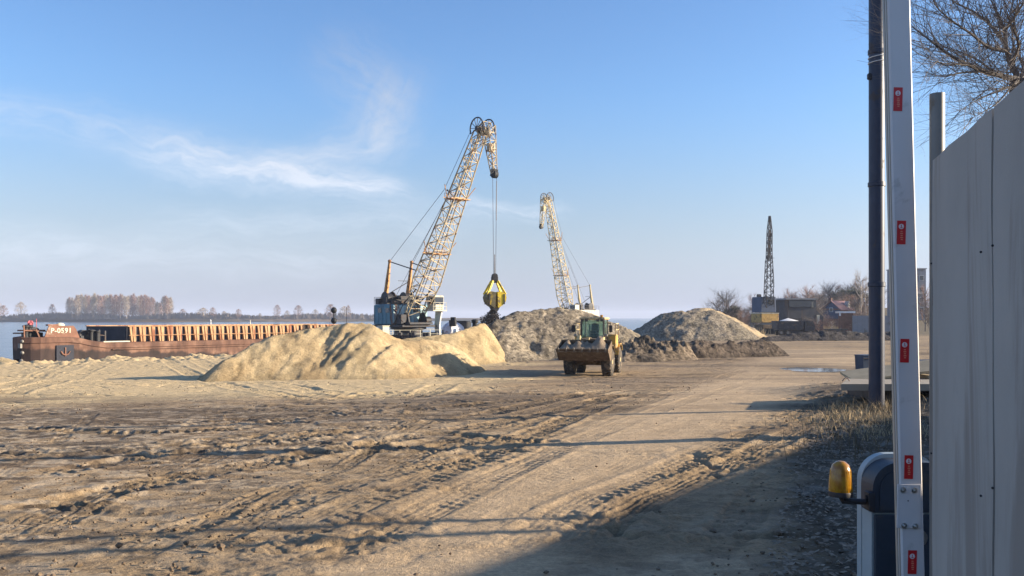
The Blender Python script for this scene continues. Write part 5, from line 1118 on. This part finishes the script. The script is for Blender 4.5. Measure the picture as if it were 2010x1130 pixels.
    for (px, py) in ((1771, 961), (1793, 961.5), (1773, 1031), (1795, 1032)):
        k = MB(); c = ((px - CX) / F * Y, -.009, zz(py)); k.cyl(c, (0, 1, 0), .0125, .003, 18); k.cyl((c[0], -.014, c[2]), (0, 1, 0), .0082, .009, 6); k.cyl((c[0], -.02, c[2]), (0, 1, 0), .0045, .008, 10); k.build('bolt', M['bolt'], tb)
    k = MB(); k.cyl(((1781 - CX) / F * Y, -.0075, zz(982)), (0, 1, 0), .0028, .002, 10); k.build('rivet', M['dark'], tb)
barrier()

def gate_fence():
    Y1 = 3.6; P0 = Vector((1.706, Y1, 0)); dr = Vector((-.2606, -.9652, 0)); t = thing('gate_fence', (P0.x, P0.y, gz(P0.x, P0.y)), math.atan2(dr.y, dr.x), 'tall pale grey sheet gate fence filling the right edge', 'fence'); g = t.location.z
    ztop = EYE + (HY - 315) / F * Y1 - g; Ls = [0, .934, 1.93, 2.9]
    for i in range(3):
        nx, nz = 26, 34; vs = []; fs = []
        for a in range(nx + 1):
            for b_ in range(nz + 1):
                f = a / nx; x = Ls[i] + .004 + (Ls[i + 1] - Ls[i] - .008) * f; z = .06 + (ztop - .06) * b_ / nz
                wav = .0022 * math.sin(f * 2 * math.pi * 2.0 + i) + .0012 * math.sin(f * 9 + z * .8 + i * 2)
                xe = x + (.006 * math.sin(z * 5.1 + i) + .004 * math.sin(z * 11) if a in (0, nx) else 0) + (.018 * (1 - z / ztop) * (1 if a == nx and i == 0 else 0)) + (.018 * (1 - z / ztop) if a == 0 and i == 1 else 0)
                vs.append((xe, wav - .02 * i * 0, z))
        for a in range(nx):
            for b_ in range(nz): q = a * (nz + 1) + b_; fs.append((q, q + nz + 1, q + nz + 2, q + 1))
        n = len(vs); vs += [(x, y + .012, z) for x, y, z in vs]; fs += [tuple(q + n for q in f) for f in fs]
        rim = [a * (nz + 1) for a in range(nx + 1)] + [nx * (nz + 1) + b_ for b_ in range(1, nz + 1)] + [a * (nz + 1) + nz for a in range(nx - 1, -1, -1)] + [b_ for b_ in range(nz - 1, 0, -1)]
        for u_, v_ in zip(rim, rim[1:] + rim[:1]): fs.append((u_, v_, v_ + n, u_ + n))
        k = MB(); k.add(vs, fs, True); s = k.build('gate_sheet', M['gatesheet'], t)
        k = MB(); rr_ = random.Random(i)
        for z in (.5, 1.25, 2.0):
            for x in (Ls[i] + .06, Ls[i + 1] - .08): k.sphere((x, -.014, z + rr_.uniform(-.05, .05)), .004, 6)
        k.build('nail', M['dark'], s)
    k = MB()
    for z in (.5, 1.3, 2.05): k = MB(); k.box((1.45, .075, z), (2.9, .05, .06)); k.build('rail', M['timber'], t)
    for x in Ls[1:3]: k = MB(); k.box((x + .008, .028, ztop / 2), (.1, .025, ztop - .04)); k.build('joint_batten', M['lead'], t)
    k = MB()
    k.limb([(-.045, .05, ztop - .16), (-.05, .03, ztop - .05), (-.04, .03, ztop - .02)], .012, 6); k.box((-.03, .03, ztop - .10), (.04, .03, .16)); k.build('hinge_strap', M['deckrust'], t)
    Yp = 3.78; xl, xr = (1825.5 - CX) / F * Yp, (1853.5 - CX) / F * Yp; r = (xr - xl) / 2; z1 = EYE + (HY - 184) / F * Yp; xx = (xl + xr) / 2
    tp = thing('pipe_post', (xx, Yp, gz(xx, Yp) - .1), 0, 'round grey pipe post sticking up behind the gate fence', 'post'); h_ = z1 - tp.location.z
    k = MB(); k.lathe([(r, 0), (r, h_), (r * .9, h_), (r * .9, h_ - .3), (.002, h_ - .3)], (0, 0, 0), 'z', 32); k.build('tube', M['pipe'], tp); k = MB(); k.box((.0, -r - .015, .9), (.06, .05, .12)); k.box((.0, -r - .015, 2.0), (.06, .05, .12)); k.build('hinge_lug', M['dark'], tp)
gate_fence()

def slabs():
    x, y = on_ground(1650, 800); Y = y; L = 8.0
    z1 = EYE + (HY - 753.5) / F * Y; x0 = (1651 - CX) / F * Y; g = gz(x0, Y); h_ = z1 - g + .1
    t = thing('concrete_slab', (x0, Y, z1 - h_), R(0), 'thick concrete slab with a sunlit top, lying behind the dry weeds', 'slab')
    k = MB(); k.add([(0, 0, h_ - .17), (L, 0, h_ - .17), (L, 3.8, h_ - .17), (1.75, 3.8, h_ - .17), (0, 0, h_), (L, 0, h_), (L, 3.8, h_), (1.75, 3.8, h_)], [(0, 3, 2, 1), (4, 5, 6, 7), (0, 1, 5, 4), (1, 2, 6, 5), (2, 3, 7, 6), (3, 0, 4, 7)]); k.build('slab_body', M['concrete'], t)
    for x in (1.2, 3.4, 5.6, 7.4): k = MB(); k.box((x + .5, 2.1, (h_ - .17) / 2), (.5, 2.6, h_ - .175)); k.build('shade_support_block', M['dark'], t)  # overhang and set-back dark blocks added so the front reads as shade
    k = MB(); 
    for x in (.5, 2.4): k.limb([(x + q * .1, 1.0, h_ + .10 * math.sin(math.pi * (q + 1) / 2)) for q in (-1, -.5, 0, .5, 1)], .014, 6)
    k.build('lifting_loop', M['deckrust'], t)
    Y2 = Y + 1.9; a = at(1674, 739, Y2); zt = z1
    t = thing('plank_stack', (a.x, Y2, zt + .01), 0, 'pale tilted boards resting on the concrete slab by the dark pole', 'planks')
    for i in range(3):
        k = MB(); k.box((1.3, .1 + i * .36, .12 + .06 * i), (2.6, .33, .07), Matrix.Rotation(-.13, 3, 'Y') @ Matrix.Rotation(.22, 3, 'X')); k.build('board', M['timber'], t)
    k = MB(); k.box((2.2, .4, .04), (.2, 1.2, .1)); k.build('batten', M['timber'], t)
    b = at(1696, 712, 56.0); g = gz(b.x, b.y); t = thing('waste_bin', (b.x + .15, b.y, g), R(10), 'dark blue bin left of the dark pole', 'bin'); H = EYE + (HY - 698) / F * 56 - g
    k = MB(); k.box((0, 0, H / 2), (.95, .9, H), None, 1.08); k.build('bin_body', M['bin'], t); k = MB(); k.bevbox((0, 0, H + .03), (1.08, 1.02, .08), .02); k.build('lid', M['bin'], t); k = MB(); k.bar((-.55, -.5, H - .15), (.55, -.5, H - .15), .03, 8); k.build('handle', M['dark'], t)
    for w_, (px, Y, sz, lb) in enumerate(((1816, 42, 1.0, 'dark crate in the gap between white boom and gate fence'),)):
        p = base_at(px, Y); t = thing('crate', p, R(12), lb, 'crate'); k = MB()
        for i in range(4): k.box((0, 0, .15 + i * .28), (2.2, 1.6, .22))
        k.build('boards', M['dark'], t); k = MB()
        for sx in (-1, 1):
            for sy in (-1, 1): k.box((sx * 1.06, sy * .84, .62), (.1, .1, 1.24))
        k.build('corner_posts', M['dark'], t)
slabs()

# long building, unseen past the right edge, placed so its eave throws the foreground shadow
def unseen_workshop():
    H0 = 3.2; sh = Vector((math.sin(R(SUN_AZ)), math.cos(R(SUN_AZ)), 0)); E = []
    for px in ((890, 1126), (1722, 822)):
        x, y = on_ground(*px); E.append(Vector((x, y, 0)) + sh * ((H0 + .12 - gz(x, y)) / math.tan(R(SUN_EL))))
    d = (E[1] - E[0]).normalized(); A = E[0] - d * 17; B = E[1]; L = (B - A).length; g = -.15; A = A + Vector((d.y, -d.x, 0)) * .2
    t = thing('unseen_workshop', (A.x, A.y, g), math.atan2(d.y, d.x), 'long plain building unseen beyond the right edge, placed to throw the yard shadow', 'building'); H = H0 - g; Wd = 6
    k = MB(); k.box((L / 2, -Wd / 2, H / 2), (L, Wd, H)); k.build('wall', M['wallpale'], t)
    k = MB(); k.box((L / 2, -Wd / 2, H + .06), (L + .3, Wd + .4, .12)); rf = k.build('roof', M['wallgrey'], t)
    for x in (19.9, 20.7): k = MB(); k.cyl((x, -1.0, H + 1.6), (0, 0, 1), .08, 3.2, 12); k.build('shadow_pipe', M['pipe'], rf)  # unseen roof pipes, added to throw two soft shadow lines
    for i in range(6):
        f = MB(); f.box((4 + i * 4.6, .03, 1.9), (1.5, .08, 1.2)); fr = f.build('window', M['white'], t); f = MB(); f.box((4 + i * 4.6, .08, 1.9), (1.3, .04, 1.0)); f.build('pane', M['glass'], fr)
    k = MB(); k.box((2, .03, 1.1), (1.0, .08, 2.1)); k.build('door', M['deckrust'], t)
unseen_workshop()

# ------------------------------------------------------------------ ground cover
def blades(name, spots, m, label, seed, hmin, hmax, wth, lean=.35):
    rng = random.Random(seed); b = MB()
    for (px, py, n, sp) in spots:
        x0, y0 = on_ground(px, py)
        for i in range(int(n * (.8 if name == 'dry_grass' else .35 if name == 'weeds' else 1))):
            x = x0 + rng.gauss(0, sp); y = y0 + rng.gauss(0, sp * 1.2); z = gz(x, y) - .03; h_ = rng.uniform(hmin, hmax); a = rng.uniform(0, 6.28); l = rng.uniform(0, lean) * h_; s = rng.uniform(.6, 1.3) * wth
            dx, dy = math.cos(a) * s, math.sin(a) * s; c = rng.uniform(0, 6.28)
            m1 = (x + math.cos(c) * l * .35, y + math.sin(c) * l * .35, z + h_ * .6)
            b.add([(x - dx, y - dy, z), (x + dx, y + dy, z), (m1[0] + dx * .7, m1[1] + dy * .7, m1[2]), (m1[0] - dx * .7, m1[1] - dy * .7, m1[2]), (x + math.cos(c) * l, y + math.sin(c) * l, z + h_)], [(0, 1, 2, 3), (3, 2, 4)])
    return tag(b.build(name, m, fix=False), label, 'grass', kind='stuff')
blades('dry_grass', [(1640, 800, 130, .28), (1665, 812, 200, .4), (1690, 822, 260, .5), (1715, 832, 300, .5), (1735, 820, 340, .45), (1735, 800, 300, .4), (1700, 800, 200, .5), (1720, 850, 260, .5), (1660, 830, 140, .5), (1620, 826, 90, .6), (1800, 850, 200, .6), (1770, 860, 260, .6), (1690, 845, 160, .5)], M['grass'], 'dry straw coloured grass around the foot of the dark pole', 11, .05, .24, .006, 1.3)
blades('weeds', [(1728, 800, 160, .35), (1706, 806, 110, .3), (1742, 812, 160, .35), (1638, 806, 46, .12), (1760, 840, 200, .6), (1710, 870, 200, .6), (1650, 880, 120, .7), (1760, 900, 180, .5)], M['weed'], 'dark dead weeds in front of the concrete slab', 12, .12, .55, .005, .9)
blades('scrub_grass', [(x, y, 150, 1.6) for x, y in ((1596, 652), (1612, 654), (1628, 652), (1640, 650), (1604, 648), (1586, 650), (1466, 655), (1476, 658))], M['grass'], 'far dry scrub grass in front of the houses', 13, .6, 1.8, .06)
def clods():
    rng = random.Random(17); b = MB(); I = [(0, 0, -1), (.72, -.53, -.45), (-.28, -.85, -.45), (-.89, 0, -.45), (-.28, .85, -.45), (.72, .53, -.45), (.28, -.85, .45), (-.72, -.53, .45), (-.72, .53, .45), (.28, .85, .45), (.89, 0, .45), (0, 0, 1)]
    Fc = [(0, 1, 2), (1, 0, 5), (0, 2, 3), (0, 3, 4), (0, 4, 5), (1, 5, 10), (2, 1, 6), (3, 2, 7), (4, 3, 8), (5, 4, 9), (1, 10, 6), (2, 6, 7), (3, 7, 8), (4, 8, 9), (5, 9, 10), (6, 10, 11), (7, 6, 11), (8, 7, 11), (9, 8, 11), (10, 9, 11)]
    pts = []
    for i in range(6000):
        Y = 6 + 40 * rng.random() ** 1.6; x = Y * rng.uniform(-.62, .60); pts.append((x, Y))
    P = np.array(pts); rd = np.abs(polydist(P[:, 0], P[:, 1], ROAD)[0]); nn = fbm(P[:, 0] * .5, P[:, 1] * .9, 3, 5); zz_ = ground_base(P[:, 0], P[:, 1])
    for (x, Y), r_, n_, z in zip(pts, rd, nn, zz_):
        if r_ < 2.0 and rng.random() < .93: continue
        if n_ < -.02 and rng.random() < .8: continue
        s = rng.uniform(.007, .022) * (1.9 if rng.random() < .06 else 1); c = (x, Y, z + s * .2 + rng.uniform(-.02, .03))
        b.add([(c[0] + p[0] * s * rng.uniform(.7, 1.4), c[1] + p[1] * s * rng.uniform(.7, 1.4), c[2] + p[2] * s * rng.uniform(.5, .9)) for p in I], Fc)
    tag(b.build('soil_clods', soil_mat('clod_soil', False, (.17, .125, .085), .01), fix=False), 'loose clods and stones strewn over the yard', 'clods', kind='stuff')
clods()

def litter():
    rng = random.Random(31); b = MB()
    for i in range(5200):
        y = rng.uniform(5.5, 17) ; x = .36 * y - .5 + abs(rng.gauss(0, 1.1)) * (.6 + .05 * y)
        if x > .56 * y + 1: continue
        z = gz(x, y) + rng.uniform(.005, .05); s_ = rng.uniform(.012, .035); a = rng.uniform(0, 6.28); d = Vector((math.cos(a), math.sin(a), rng.uniform(-.4, .4))) * s_; e = Vector((-math.sin(a), math.cos(a), rng.uniform(-.5, .5))) * s_ * .55; c = Vector((x, y, z))
        b.add([c - d, c + e, c + d, c - e], [(0, 1, 2, 3)])
    tag(b.build('leaf_litter', mat('dead_leaves', (.22, .17, .12), .9, 0, .5, 9), fix=False), 'dead leaves scattered over the shaded verge beside the track', 'leaves', kind='stuff')
litter()

# buoys on the river
def buoy(px, Y, h, m, label):
    p = Vector(((px - CX) / F * Y, Y, WATER)); t = thing('buoy', p, 0, label, 'buoy'); k = MB(); k.lathe([(.5, -.3), (.9, 0), (.9, .5), (.5, .8)], (0, 0, 0), 'z', 14); k.build('float', m, t); k = MB(); k.lathe([(.42, .8), (.22, h * .75), (.35, h * .8), (.05, h)], (0, 0, 0), 'z', 10); k.build('tower', m, t)
buoy(413.5, 420, 4.2, M['white'], 'white buoy on the river above the middle of the barge')
buoy(491, 560, 3.6, M['cream'], 'small pale buoy farther right on the river')
buoy(700, 330, 2.6, M['black'], 'small dark buoy left of the blue crane')

# ------------------------------------------------------------------ haze
def haze():
    k = MB(); k.box((0, 4000, 25), (15000, 10400, 72)); m = bpy.data.materials.new('haze_air'); m.use_nodes = True; nt = m.node_tree; nt.nodes.clear()
    o_ = nt.nodes.new('ShaderNodeOutputMaterial'); v_ = nt.nodes.new('ShaderNodeVolumePrincipled'); v_.inputs['Color'].default_value = (.72, .80, 1.0, 1); v_.inputs['Density'].default_value = HAZE; v_.inputs['Anisotropy'].default_value = 0.0
    nt.links.new(v_.outputs[0], o_.inputs['Volume']); tag(k.build('haze', m), 'thin pale air haze over the river', 'haze', kind='stuff')
HAZE = 0.00020
haze()
